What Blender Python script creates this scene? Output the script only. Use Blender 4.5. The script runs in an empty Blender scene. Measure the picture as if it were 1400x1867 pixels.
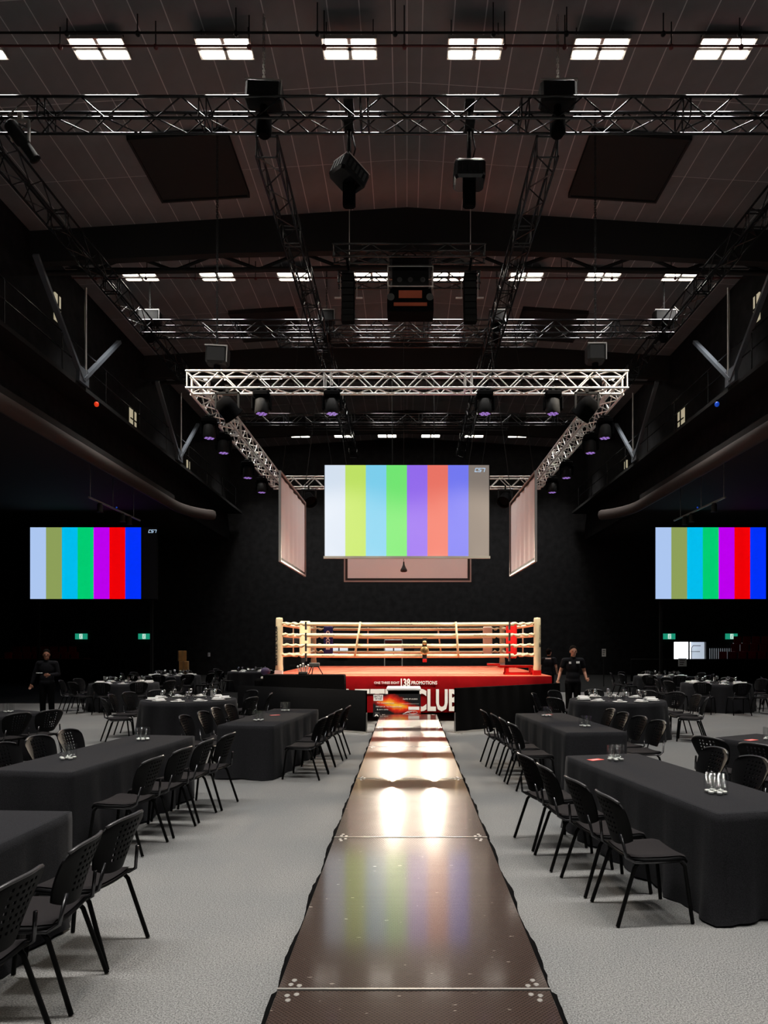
import bpy, bmesh, math, random
from mathutils import Vector, Matrix, Euler
random.seed(7)
PI = math.pi
SC = bpy.context.scene
COL = SC.collection

# ---------------------------------------------------------------- camera, world, exposure
F_PX = 1276.0                     # focal length in pixels of the 1400x1867 frame
cam = bpy.data.cameras.new('camera')
cam.sensor_fit = 'VERTICAL'
cam.sensor_height = 36.0
cam.lens = 36.0 * F_PX / 1867.0
cam.shift_x = (700 - 742) / 1867.0
cam.shift_y = (1172 - 933.5) / 1867.0
cam.clip_start = 0.05
cam.clip_end = 200
camo = bpy.data.objects.new('camera', cam)
COL.objects.link(camo)
camo.location = (0, 0, 1.87)
camo.rotation_euler = (PI / 2, 0, 0)
SC.camera = camo

world = bpy.data.worlds.new('hall_air')
SC.world = world
world.use_nodes = True
world.node_tree.nodes['Background'].inputs[0].default_value = (0.9, 0.9, 1.0, 1)
world.node_tree.nodes['Background'].inputs[1].default_value = 0.0

SC.view_settings.view_transform = 'Standard'
SC.view_settings.look = 'None'
SC.view_settings.exposure = 0.0
SC.view_settings.gamma = 1.0
SC.view_settings.use_curve_mapping = False
LAMP_WATT = 96.0                  # ceiling luminaires, louvred downlight
LAMP_GLOW = 9.0                   # their bare diffusers
SPOT_WATT = 2600.0                # two follow spots behind the ring
WASH_WATT = 900.0                 # front wash lights on the ring truss
REAR_WATT = 300.0                 # rear pair
ADDED_SPOT_WATT = 5200.0             # two spots added on the near truss ends to brighten the ring front
SC.cycles.use_denoising = True
SC.cycles.max_bounces = 5
SC.cycles.adaptive_threshold = 0.03
SC.cycles.transparent_max_bounces = 48
SC.cycles.sample_clamp_indirect = 4.0

# ---------------------------------------------------------------- helpers
def srgb(r, g, b):
    def f(c):
        c /= 255.0
        return c / 12.92 if c <= 0.04045 else ((c + 0.055) / 1.055) ** 2.4
    return (f(r), f(g), f(b), 1)

MATS = {}
def mat(name, col, rough=0.6, metal=0.0, spec=0.5, noise=None, bump=None, emit=None, estr=1.0, trans=0.0, ior=1.45):
    """noise=(scale, amount) varies the colour, bump=(scale, strength)"""
    m = bpy.data.materials.new(name)
    m.use_nodes = True
    nt = m.node_tree
    p = nt.nodes['Principled BSDF']
    if len(col) == 3: col = (*col, 1)
    p.inputs['Base Color'].default_value = col
    p.inputs['Roughness'].default_value = rough
    p.inputs['Metallic'].default_value = metal
    p.inputs['Specular IOR Level'].default_value = spec
    p.inputs['Transmission Weight'].default_value = trans
    p.inputs['IOR'].default_value = ior
    if emit:
        p.inputs['Emission Color'].default_value = emit if len(emit) == 4 else (*emit, 1)
        p.inputs['Emission Strength'].default_value = estr
    if noise or bump:
        tc = nt.nodes.new('ShaderNodeTexCoord')
    if noise:
        n = nt.nodes.new('ShaderNodeTexNoise')
        n.inputs['Scale'].default_value = noise[0]
        n.inputs['Detail'].default_value = 4
        nt.links.new(tc.outputs['Object'], n.inputs['Vector'])
        r = nt.nodes.new('ShaderNodeValToRGB')
        a = noise[1]
        r.color_ramp.elements[0].position = 0.3
        r.color_ramp.elements[1].position = 0.7
        r.color_ramp.elements[0].color = tuple(c * (1 - a) for c in col[:3]) + (1,)
        r.color_ramp.elements[1].color = tuple(min(1, c * (1 + a)) for c in col[:3]) + (1,)
        nt.links.new(n.outputs['Fac'], r.inputs['Fac'])
        nt.links.new(r.outputs['Color'], p.inputs['Base Color'])
    if bump:
        n2 = nt.nodes.new('ShaderNodeTexNoise')
        n2.inputs['Scale'].default_value = bump[0]
        n2.inputs['Detail'].default_value = 5
        nt.links.new(tc.outputs['Object'], n2.inputs['Vector'])
        b = nt.nodes.new('ShaderNodeBump')
        b.inputs['Strength'].default_value = bump[1]
        b.inputs['Distance'].default_value = 0.01
        nt.links.new(n2.outputs['Fac'], b.inputs['Height'])
        nt.links.new(b.outputs['Normal'], p.inputs['Normal'])
    MATS[name] = m
    return m

class MB:
    """collects shapes, builds one mesh"""
    def __init__(s):
        s.v, s.f, s.m, s.sm = [], [], [], []
    def add(s, vs, fs, mi=0, smooth=False, M=None):
        o = len(s.v)
        for p in vs:
            s.v.append(tuple(M @ Vector(p)) if M is not None else tuple(p))
        for f in fs:
            s.f.append(tuple(i + o for i in f)); s.m.append(mi); s.sm.append(smooth)
        return s
    def box(s, x0, x1, y0, y1, z0, z1, mi=0, M=None):
        vs = [(x, y, z) for x in (x0, x1) for y in (y0, y1) for z in (z0, z1)]
        fs = [(0,1,3,2), (4,6,7,5), (0,4,5,1), (2,3,7,6), (0,2,6,4), (1,5,7,3)]
        return s.add(vs, fs, mi, False, M)
    def bevbox(s, x0, x1, y0, y1, z0, z1, b=0.02, mi=0, M=None):
        """box with chamfered edges: octagon outlines stacked"""
        def ring(i, z):
            return [(x0+b+i, y0+i, z), (x1-b-i, y0+i, z), (x1-i, y0+b+i, z), (x1-i, y1-b-i, z),
                    (x1-b-i, y1-i, z), (x0+b+i, y1-i, z), (x0+i, y1-b-i, z), (x0+i, y0+b+i, z)]
        vs = ring(b*.6, z0) + ring(0, z0+b) + ring(0, z1-b) + ring(b*.6, z1)
        fs = []
        for k in range(3):
            for i in range(8):
                j = (i+1) % 8
                fs.append((k*8+i, k*8+j, k*8+8+j, k*8+8+i))
        fs.append(tuple(range(7, -1, -1))); fs.append(tuple(range(24, 32)))
        return s.add(vs, fs, mi, False, M)
    def tube(s, p, q, r, n=8, mi=0, r2=None, caps=True, smooth=True, M=None):
        p, q = Vector(p), Vector(q)
        r2 = r if r2 is None else r2
        d = (q - p).normalized()
        a = d.orthogonal().normalized(); b = d.cross(a)
        vs = []
        for c, rr in ((p, r), (q, r2)):
            for i in range(n):
                t = 2 * PI * i / n
                vs.append(c + a * math.cos(t) * rr + b * math.sin(t) * rr)
        fs = [(i, (i+1) % n, n + (i+1) % n, n + i) for i in range(n)]
        s.add(vs, fs, mi, smooth, M)
        if caps:
            s.add(vs[:n], [tuple(range(n-1, -1, -1))], mi, False, M)
            s.add(vs[n:], [tuple(range(n))], mi, False, M)
        return s
    def path(s, pts, r, n=6, mi=0, M=None):
        """tube along a polyline, radius may be a list"""
        pts = [Vector(p) for p in pts]
        rr = r if isinstance(r, (list, tuple)) else [r] * len(pts)
        vs = []
        up = None
        for i, p in enumerate(pts):
            d = (pts[min(i+1, len(pts)-1)] - pts[max(i-1, 0)]).normalized()
            a = d.orthogonal().normalized() if up is None else (up - d * up.dot(d)).normalized()
            up = a
            b = d.cross(a)
            for k in range(n):
                t = 2*PI*k/n
                vs.append(p + a*math.cos(t)*rr[i] + b*math.sin(t)*rr[i])
        fs = []
        for i in range(len(pts)-1):
            for k in range(n):
                j = (k+1) % n
                fs.append((i*n+k, i*n+j, i*n+n+j, i*n+n+k))
        fs.append(tuple(range(n-1, -1, -1)))
        fs.append(tuple(range((len(pts)-1)*n, len(pts)*n)))
        return s.add(vs, fs, mi, True, M)
    def lathe(s, prof, n=12, mi=0, smooth=True, M=None):
        """prof: list of (radius, z)"""
        vs = []
        for (r, z) in prof:
            for i in range(n):
                t = 2*PI*i/n
                vs.append((r*math.cos(t), r*math.sin(t), z))
        fs = []
        for k in range(len(prof)-1):
            for i in range(n):
                j = (i+1) % n
                fs.append((k*n+i, k*n+j, k*n+n+j, k*n+n+i))
        s.add(vs, fs, mi, smooth, M)
        if prof[0][0] > 1e-4: s.add(vs[:n], [tuple(range(n-1, -1, -1))], mi, False, M)
        if prof[-1][0] > 1e-4: s.add(vs[-n:], [tuple(range(n))], mi, False, M)
        return s
    def ball(s, c, rx, ry, rz, n=12, k=8, mi=0, M=None):
        vs = []; fs = []
        for a in range(k+1):
            th = PI * a / k
            for i in range(n):
                t = 2*PI*i/n
                vs.append((c[0]+rx*math.sin(th)*math.cos(t), c[1]+ry*math.sin(th)*math.sin(t), c[2]-rz*math.cos(th)))
        for a in range(k):
            for i in range(n):
                j = (i+1) % n
                fs.append((a*n+i, a*n+j, a*n+n+j, a*n+n+i))
        return s.add(vs, fs, mi, True, M)
    def prism(s, pts2, y0, y1, mi=0, M=None):
        """outline in x,z pulled along y"""
        n = len(pts2)
        vs = [(x, y0, z) for x, z in pts2] + [(x, y1, z) for x, z in pts2]
        fs = [tuple(range(n)), tuple(range(2*n-1, n-1, -1))]
        fs += [(i, n+i, n+(i+1) % n, (i+1) % n) for i in range(n)]
        return s.add(vs, fs, mi, False, M)
    def mesh(s, name, mats):
        me = bpy.data.meshes.new(name)
        me.from_pydata(s.v, [], s.f)
        for m in (mats if isinstance(mats, (list, tuple)) else [mats]):
            me.materials.append(MATS[m])
        me.polygons.foreach_set('material_index', s.m)
        me.polygons.foreach_set('use_smooth', s.sm)
        me.update()
        return me
    def build(s, name, mats, parent=None, loc=None, rot=None):
        return link(name, s.mesh(name, mats), parent, loc, rot)

def link(name, me, parent=None, loc=None, rot=None, M=None):
    o = bpy.data.objects.new(name, me)
    COL.objects.link(o)
    if parent is not None: o.parent = parent
    if M is not None: o.matrix_local = M
    if loc is not None: o.location = loc
    if rot is not None: o.rotation_euler = rot
    return o
def tag(o, label, cat, group=None):
    o['label'] = label; o['category'] = cat
    if group: o['group'] = group
    return o
def thing(name, label, cat, loc=(0,0,0), rotz=0.0, group=None):
    o = bpy.data.objects.new(name, None)
    o.empty_display_size = 0.1
    COL.objects.link(o)
    o.location = loc; o.rotation_euler = (0, 0, rotz)
    return tag(o, label, cat, group)
def struct(name, mb, mats, loc=None):
    o = mb.build(name, mats, None, loc)
    o['kind'] = 'structure'
    return o
def text_mesh(txt, size, m, bold=0.0, depth=0.004, align='CENTER', shear=0.0, width=1.0, spacing=1.0, fit=None):
    """lettering in the x,z plane facing -y, baseline at z=0"""
    cu = bpy.data.curves.new('lettering', 'FONT')
    cu.body = txt; cu.size = size; cu.extrude = depth; cu.offset = bold
    cu.align_x = align; cu.shear = shear; cu.space_character = spacing; cu.resolution_u = 2
    o = bpy.data.objects.new('lettering', cu); COL.objects.link(o)
    dg = bpy.context.evaluated_depsgraph_get(); dg.update()
    me = bpy.data.meshes.new_from_object(o.evaluated_get(dg))
    bpy.data.objects.remove(o); bpy.data.curves.remove(cu)
    me.transform(Matrix.Rotation(PI/2, 4, 'X'))
    xs = [v.co.x for v in me.vertices]; zs = [v.co.z for v in me.vertices]
    if fit and xs:               # fit = (width, height): stretch the block to this size
        w, h = max(xs)-min(xs), max(zs)-min(zs)
        cx, z0 = (max(xs)+min(xs))/2, min(zs)
        me.transform(Matrix.Diagonal((fit[0]/w, 1, fit[1]/h, 1)) @ Matrix.Translation((-cx, 0, -z0)))
    elif width != 1.0:
        me.transform(Matrix.Diagonal((width, 1, 1, 1)))
    me.materials.clear(); me.materials.append(MATS[m])
    return me

def voxel(mb, name, mats, size=0.012, smooth=6):
    """fuse the overlapping shapes into one continuous skin"""
    me = mb.mesh(name, mats)
    o = bpy.data.objects.new(name, me); COL.objects.link(o)
    r = o.modifiers.new('fuse', 'REMESH'); r.mode = 'VOXEL'; r.voxel_size = size
    r.use_smooth_shade = True
    s = o.modifiers.new('soft', 'SMOOTH'); s.factor = 0.5; s.iterations = smooth
    dg = bpy.context.evaluated_depsgraph_get(); dg.update()
    out = bpy.data.meshes.new_from_object(o.evaluated_get(dg))
    bpy.data.objects.remove(o)
    out.name = name
    out.materials.clear(); out.materials.append(MATS[mats])
    return out

# pixel helpers used only to work out where things stand
def gx(x, Y): return (x - 742) * Y / F_PX
def gz(y, Y): return 1.87 + (1172 - y) * Y / F_PX

# ---------------------------------------------------------------- materials
mat('black_paint', (0.012, 0.012, 0.012), 0.75, spec=0.2)
mat('floor_dark', (0.012, 0.012, 0.012), 0.95, spec=0.05)
mat('wall_black', (0.016, 0.016, 0.017), 0.9, spec=0.1, noise=(3, .3))
mat('fascia_black', (0.030, 0.029, 0.029), 0.9, spec=0.1)
mat('tile', (0.175, 0.182, 0.190), 0.95, spec=0.1, noise=(1.3, .12))
mat('tile_joint', (0.50, 0.51, 0.52), 0.9)
mat('truss_black', (0.006, 0.006, 0.007), 0.17, spec=0.6)
mat('truss_silver', (0.80, 0.78, 0.75), 0.42, metal=0.55)
mat('steel_blue', (0.10, 0.115, 0.135), 0.5, metal=0.3)
mat('balcony_brown', (0.045, 0.034, 0.030), 0.8)
mat('plastic_black', (0.004, 0.004, 0.0045), 0.5, spec=0.10)
mat('rim_highlight', (0.06, 0.058, 0.06), 0.3, spec=0.5)  # lighter base colour puts an edge highlight on the black chair rims
mat('chair_tube', (0.004, 0.004, 0.004), 0.5, spec=0.12)
mat('chair_chrome', (0.10, 0.10, 0.105), 0.25, metal=0.9)
mat('seat_fabric', (0.020, 0.018, 0.019), 0.95, spec=0.1, bump=(300, .4))
mat('cloth_black', (0.023, 0.023, 0.0255), 0.95, spec=0.04, noise=(160, .35), bump=(220, .25))
MATS['cloth_black'].node_tree.nodes['Principled BSDF'].inputs['Sheen Weight'].default_value = .05
MATS['cloth_black'].node_tree.nodes['Principled BSDF'].inputs['Sheen Roughness'].default_value = .4
mat('drape_black', (0.0045, 0.0045, 0.0048), 0.95, spec=0.02)
mat('white_matt', (0.75, 0.73, 0.70), 0.7)
mat('china', (0.85, 0.84, 0.82), 0.25)
mat('silver', (0.85, 0.85, 0.82), 0.4, metal=0.3)
mat('wax', (0.85, 0.83, 0.75), 0.6)
mat('cream', (0.86, 0.72, 0.46), 0.6, noise=(9, .06), bump=(60, .2))
mat('cream_pale', (0.80, 0.66, 0.50), 0.6)
mat('canvas_red', (0.80, 0.19, 0.11), 0.9, spec=0.05, noise=(2, .06))
mat('canvas_line', (0.45, 0.10, 0.06), 0.8)
mat('apron_red', (0.21, 0.003, 0.005), 0.85, spec=0.05, noise=(5, .12))
mat('apron_white', (0.92, 0.90, 0.88), 0.6)
mat('red_gloss', (0.62, 0.012, 0.012), 0.35)
mat('pad_blue', (0.012, 0.02, 0.16), 0.45)
mat('gold', (0.75, 0.52, 0.22), 0.3, metal=0.8)
mat('gold_dark', (0.22, 0.13, 0.05), 0.4, metal=0.6)
mat('ink_black', (0.015, 0.015, 0.015), 0.7)
mat('alu', (0.62, 0.60, 0.57), 0.35, metal=0.8)
mat('screen_back', (0.82, 0.86, 0.88), 0.8)
mat('screen_frame', (0.30, 0.29, 0.28), 0.5)
mat('grey_case', (0.07, 0.07, 0.068), 0.5)
mat('chain_steel', (0.55, 0.53, 0.50), 0.3, metal=0.9)
mat('pipe_red', (0.10, 0.02, 0.02), 0.5)
mat('skin', (0.42, 0.20, 0.13), 0.5, noise=(14, .08))
mat('skin_dark', (0.30, 0.13, 0.08), 0.5)
mat('hair', (0.008, 0.006, 0.005), 0.9, spec=0.05, bump=(90, .5))
mat('shirt_black', (0.010, 0.010, 0.012), 0.85, spec=0.1)
mat('cardboard', (0.26, 0.13, 0.035), 0.8, noise=(6, .15))
mat('seat_red', (0.28, 0.008, 0.012), 0.4)
mat('purple_cap', (0.05, 0.03, 0.09), 0.7)
mat('napkin_red', (0.75, 0.12, 0.10), 0.8)
mat('pink_print', (0.8, 0.35, 0.35), 0.8)
mat('purple_led', (0.05, 0.03, 0.1), 0.4, emit=srgb(175, 130, 225), estr=0.75)
mat('lens_dark', (0.01, 0.01, 0.015), 0.1)
mat('orange_display', (0.2, 0.03, 0.01), 0.5, emit=srgb(110, 45, 20), estr=0.22)
mat('lamp_glow', (1, 1, 1), 0.5, emit=(1.0, 0.93, 0.82), estr=LAMP_GLOW)
mat('lamp_frame', (0.30, 0.28, 0.26), 0.5)
mat('spot_glow', (1, 1, 1), 0.5, emit=(1.0, 0.85, 0.66), estr=20)
mat('exit_green', (0.0, 0.3, 0.2), 0.5, emit=srgb(28, 150, 118), estr=0.9)
mat('exit_white', (0.8, 0.9, 0.85), 0.5, emit=srgb(215, 240, 230), estr=0.9)
mat('daylight', (1, 1, 1), 0.5, emit=(0.86, 0.93, 1.0), estr=5.0)
mat('window_glow', (1, 1, 1), 0.5, emit=(0.72, 0.80, 0.92), estr=0.7)
mat('warm_window', (1, 1, 1), 0.5, emit=(0.75, 0.66, 0.42), estr=0.45)
mat('daylight_wall', (0.75, 0.77, 0.8), 0.7, emit=(0.6, 0.66, 0.74), estr=0.18)  # faint emission puts daylight into the passage walls and slats
mat('led_red', (0.5, 0.02, 0.01), 0.4, emit=srgb(225, 60, 25), estr=0.8)
mat('led_blue', (0.02, 0.08, 0.5), 0.4, emit=srgb(20, 70, 190), estr=0.6)
def glow(name, c, k=1.0):
    m = mat(name, (0.02, 0.02, 0.02), 0.6, spec=0.1, emit=srgb(*c), estr=k)
    return m
for i, c in enumerate([(172,198,240), (140,158,88), (0,188,234), (0,204,112), (186,0,236), (236,0,4), (0,48,250), (3,3,4)]):
    glow('led_bar_%d' % i, c)
for i, c in enumerate([(214,228,244), (190,228,92), (116,208,240), (104,232,108), (142,98,240), (236,108,92), (106,114,244), (122,112,104)]):
    m = glow('proj_bar_%d' % i, c, 0.92)
    m.node_tree.nodes['Principled BSDF'].inputs['Base Color'].default_value = (0.12, 0.11, 0.105, 1)
glow('logo_glow', (190, 220, 250), 1.0)

# clear glass that does not block the light below it
def glass_mat(name, tint, gloss, pwr=3.0, amt=.22, base=.02):
    m = bpy.data.materials.new(name); m.use_nodes = True
    nt = m.node_tree; nt.nodes.clear()
    out = nt.nodes.new('ShaderNodeOutputMaterial')
    mix = nt.nodes.new('ShaderNodeMixShader')
    tr = nt.nodes.new('ShaderNodeBsdfTransparent'); tr.inputs[0].default_value = tint
    gl = nt.nodes.new('ShaderNodeBsdfGlossy'); gl.inputs['Roughness'].default_value = 0.06
    lw = nt.nodes.new('ShaderNodeLayerWeight'); lw.inputs[0].default_value = gloss
    pw = nt.nodes.new('ShaderNodeMath'); pw.operation = 'POWER'; pw.inputs[1].default_value = pwr
    mu = nt.nodes.new('ShaderNodeMath'); mu.operation = 'MULTIPLY_ADD'; mu.inputs[1].default_value = amt; mu.inputs[2].default_value = base
    nt.links.new(lw.outputs['Facing'], pw.inputs[0]); nt.links.new(pw.outputs[0], mu.inputs[0]); nt.links.new(mu.outputs[0], mix.inputs[0])
    nt.links.new(tr.outputs[0], mix.inputs[1]); nt.links.new(gl.outputs[0], mix.inputs[2])
    nt.links.new(mix.outputs[0], out.inputs[0])
    MATS[name] = m
glass_mat('clear_glass', (0.97, 0.975, 0.975, 1), 0.5)
glass_mat('stem_glass', (0.93, 0.94, 0.94, 1), 0.5, 1.5, .75, .16)

# carpet: grey pile with speckle and faint broad wear
def carpet():
    m = mat('carpet', (0.3, 0.3, 0.3), 0.95, spec=0.05)
    nt = m.node_tree; p = nt.nodes['Principled BSDF']
    p.inputs['Sheen Weight'].default_value = .5; p.inputs['Sheen Roughness'].default_value = .45
    tc = nt.nodes.new('ShaderNodeTexCoord')
    n1 = nt.nodes.new('ShaderNodeTexNoise'); n1.inputs['Scale'].default_value = 110; n1.inputs['Detail'].default_value = 3
    n1.inputs['Roughness'].default_value = 0.75
    n2 = nt.nodes.new('ShaderNodeTexNoise'); n2.inputs['Scale'].default_value = 0.9; n2.inputs['Detail'].default_value = 4
    r1 = nt.nodes.new('ShaderNodeValToRGB')
    r1.color_ramp.elements[0].position = .38; r1.color_ramp.elements[0].color = (0.055, 0.057, 0.057, 1)
    r1.color_ramp.elements[1].position = .62; r1.color_ramp.elements[1].color = (0.37, 0.368, 0.36, 1)
    r2 = nt.nodes.new('ShaderNodeValToRGB')
    r2.color_ramp.elements[0].position = .3; r2.color_ramp.elements[0].color = (0.80, 0.82, 0.83, 1)
    r2.color_ramp.elements[1].position = .7; r2.color_ramp.elements[1].color = (1.0, 0.985, 0.965, 1)
    mx = nt.nodes.new('ShaderNodeMix'); mx.data_type = 'RGBA'; mx.blend_type = 'MULTIPLY'; mx.inputs[0].default_value = 1
    for n in (n1, n2): nt.links.new(tc.outputs['Object'], n.inputs['Vector'])
    nt.links.new(n1.outputs['Fac'], r1.inputs['Fac']); nt.links.new(n2.outputs['Fac'], r2.inputs['Fac'])
    nt.links.new(r1.outputs['Color'], mx.inputs[6]); nt.links.new(r2.outputs['Color'], mx.inputs[7])
    nt.links.new(mx.outputs[2], p.inputs['Base Color'])
    b = nt.nodes.new('ShaderNodeBump'); b.inputs['Strength'].default_value = .5; b.inputs['Distance'].default_value = .006
    nt.links.new(n1.outputs['Fac'], b.inputs['Height']); nt.links.new(b.outputs['Normal'], p.inputs['Normal'])
carpet()

# runway deck: brown film-faced board with a fine diamond grip, white chips and scratches
def deck():
    m = mat('deck_board', (0.06, 0.04, 0.034), 0.32, spec=0.06)
    nt = m.node_tree; p = nt.nodes['Principled BSDF']
    p.inputs['Coat Weight'].default_value = 1.0; p.inputs['Coat Roughness'].default_value = .10; p.inputs['Coat IOR'].default_value = 1.5
    L = nt.links.new
    tc = nt.nodes.new('ShaderNodeTexCoord')
    mp = nt.nodes.new('ShaderNodeMapping'); mp.inputs['Rotation'].default_value = (0, 0, PI/4)
    mp.inputs['Scale'].default_value = (68, 68, 0)
    L(tc.outputs['Object'], mp.inputs['Vector'])
    vo = nt.nodes.new('ShaderNodeTexVoronoi'); vo.inputs['Randomness'].default_value = 0; vo.inputs['Scale'].default_value = 1
    L(mp.outputs['Vector'], vo.inputs['Vector'])
    ramp = nt.nodes.new('ShaderNodeValToRGB')
    ramp.color_ramp.elements[0].position = .25; ramp.color_ramp.elements[0].color = (0.056, 0.035, 0.028, 1)
    ramp.color_ramp.elements[1].position = .62; ramp.color_ramp.elements[1].color = (0.012, 0.008, 0.007, 1)
    L(vo.outputs['Distance'], ramp.inputs['Fac'])
    # scratches: thin stretched flecks
    mp2 = nt.nodes.new('ShaderNodeMapping'); mp2.inputs['Scale'].default_value = (9, 60, 0)
    L(tc.outputs['Object'], mp2.inputs['Vector'])
    nz = nt.nodes.new('ShaderNodeTexNoise'); nz.inputs['Scale'].default_value = 1.0; nz.inputs['Detail'].default_value = 3
    L(mp2.outputs['Vector'], nz.inputs['Vector'])
    r2 = nt.nodes.new('ShaderNodeValToRGB')
    r2.color_ramp.elements[0].position = .715; r2.color_ramp.elements[0].color = (0, 0, 0, 1)
    r2.color_ramp.elements[1].position = .735; r2.color_ramp.elements[1].color = (1, 1, 1, 1)
    L(nz.outputs['Fac'], r2.inputs['Fac'])
    mx = nt.nodes.new('ShaderNodeMix'); mx.data_type = 'RGBA'
    L(r2.outputs['Color'], mx.inputs[0]); L(ramp.outputs['Color'], mx.inputs[6])
    mx.inputs[7].default_value = (0.62, 0.55, 0.48, 1)
    L(mx.outputs[2], p.inputs['Base Color'])
    n3 = nt.nodes.new('ShaderNodeTexNoise'); n3.inputs['Scale'].default_value = 2.2; n3.inputs['Detail'].default_value = 5
    L(tc.outputs['Object'], n3.inputs['Vector'])
    mr = nt.nodes.new('ShaderNodeMapRange'); mr.inputs[3].default_value = .28; mr.inputs[4].default_value = .40
    L(n3.outputs['Fac'], mr.inputs[0]); L(mr.outputs[0], p.inputs['Roughness'])
    b = nt.nodes.new('ShaderNodeBump'); b.inputs['Strength'].default_value = .10; b.inputs['Distance'].default_value = .002
    b.invert = True
    L(vo.outputs['Distance'], b.inputs['Height']); L(b.outputs['Normal'], p.inputs['Normal'])
deck()

# printed flames on the presentation cheque
def flames():
    m = mat('flame_print', (0.01, 0.01, 0.01), 0.4)
    nt = m.node_tree; p = nt.nodes['Principled BSDF']; L = nt.links.new
    tc = nt.nodes.new('ShaderNodeTexCoord')
    sx = nt.nodes.new('ShaderNodeSeparateXYZ'); L(tc.outputs['Object'], sx.inputs[0])
    n = nt.nodes.new('ShaderNodeTexNoise'); n.inputs['Scale'].default_value = 4.5; n.inputs['Detail'].default_value = 6
    L(tc.outputs['Object'], n.inputs['Vector'])
    def mth(op, a, b=None, av=None, bv=None):
        k = nt.nodes.new('ShaderNodeMath'); k.operation = op
        if a is not None: L(a, k.inputs[0])
        else: k.inputs[0].default_value = av
        if b is not None: L(b, k.inputs[1])
        elif bv is not None: k.inputs[1].default_value = bv
        return k.outputs[0]
    # band falling to the right: z + 0.28*x - 0.30
    t = mth('ADD', mth('MULTIPLY', sx.outputs['X'], bv=.22), sx.outputs['Z'])
    t = mth('ABSOLUTE', mth('SUBTRACT', t, bv=.27))
    t = mth('SUBTRACT', None, mth('MULTIPLY', t, bv=3.3), av=1.0)
    q = mth('ABSOLUTE', mth('SUBTRACT', sx.outputs['X'], bv=-.05))
    t = mth('SUBTRACT', t, mth('MULTIPLY', q, bv=.85))
    t = mth('ADD', t, mth('MULTIPLY', mth('SUBTRACT', n.outputs['Fac'], bv=.5), bv=.9))
    r = nt.nodes.new('ShaderNodeValToRGB')
    e = r.color_ramp.elements
    e[0].position = .22; e[0].color = (0.008, 0.008, 0.01, 1)
    e[1].position = .92; e[1].color = (1.0, 0.62, 0.06, 1)
    for pos, c in ((.42, (0.35, 0.01, 0.005, 1)), (.58, (0.75, 0.03, 0.01, 1)), (.74, (0.95, 0.24, 0.02, 1))):
        k = e.new(pos); k.color = c
    L(t, r.inputs['Fac']); L(r.outputs['Color'], p.inputs['Base Color'])
flames()

# ---------------------------------------------------------------- the room shell
HW = 22.5          # half width of the hall at floor level
CEIL_Z, SLOPE = 13.9, math.tan(math.radians(3.6))
YB = 41.0          # back wall
YF = -7.0
fl = MB(); fl.box(-HW, HW, YF, YB, -.2, -.004); struct('floor', fl, 'floor_dark')
cp_ = MB()
cp_.box(-HW+.1, HW-.1, YF+.1, 21.6, -.004, 0); cp_.box(-3.5, HW-.1, 21.6, 26.5, -.004, 0)
tag(cp_.build('event_carpet', 'carpet'), 'grey speckled carpet laid over the hall floor', 'carpet')
w = MB(); w.box(-HW, HW, YF-.3, YF, 0, 15); struct('wall_front', w, 'wall_black')
w = MB(); w.box(-HW-.3, -HW, YF, YB, 0, 8); struct('wall_left', w, 'wall_black')
w = MB(); w.box(HW, HW+.3, YF, YB, 0, 8); struct('wall_right', w, 'wall_black')
# back wall with the lit door opening on the right and three small lit windows behind the ring
DX0, DX1, DZ1 = gx(1227, YB), gx(1288, YB), gz(1169, YB)
w = MB()
w.box(-HW, DX0, YB, YB+.3, 0, 15); w.box(DX1, HW, YB, YB+.3, 0, 15); w.box(DX0, DX1, YB, YB+.3, DZ1, 15)
struct('wall_back', w, 'wall_black')
# upper side bulkheads and aisle ceilings
for nm, sx in (('left', -1), ('right', 1)):
    w = MB()
    x0, x1 = sorted((sx*10.4, sx*10.7)); w.box(x0, x1, YF, YB, 7.9, 14.2)
    struct('wall_upper_' + nm, w, 'wall_black')
    w = MB(); x0, x1 = sorted((sx*10.7, sx*HW)); w.box(x0, x1, YF, YB, 7.9, 8.1)
    struct('ceiling_aisle_' + nm, w, 'fascia_black')

def ceil_z(x): return CEIL_Z - abs(x) * SLOPE
cm = MB()
for sx in (-1, 1):
    cm.add([(0, YF, CEIL_Z-.012), (sx*10.7, YF, ceil_z(10.7)-.012), (sx*10.7, YB, ceil_z(10.7)-.012), (0, YB, CEIL_Z-.012),
            (0, YF, CEIL_Z+.25), (sx*10.7, YF, ceil_z(10.7)+.25), (sx*10.7, YB, ceil_z(10.7)+.25), (0, YB, CEIL_Z+.25)],
           [(0,1,2,3), (4,5,6,7), (0,1,5,4), (1,2,6,5), (2,3,7,6)])
ceiling = struct('ceiling', cm, 'tile_joint')
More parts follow.
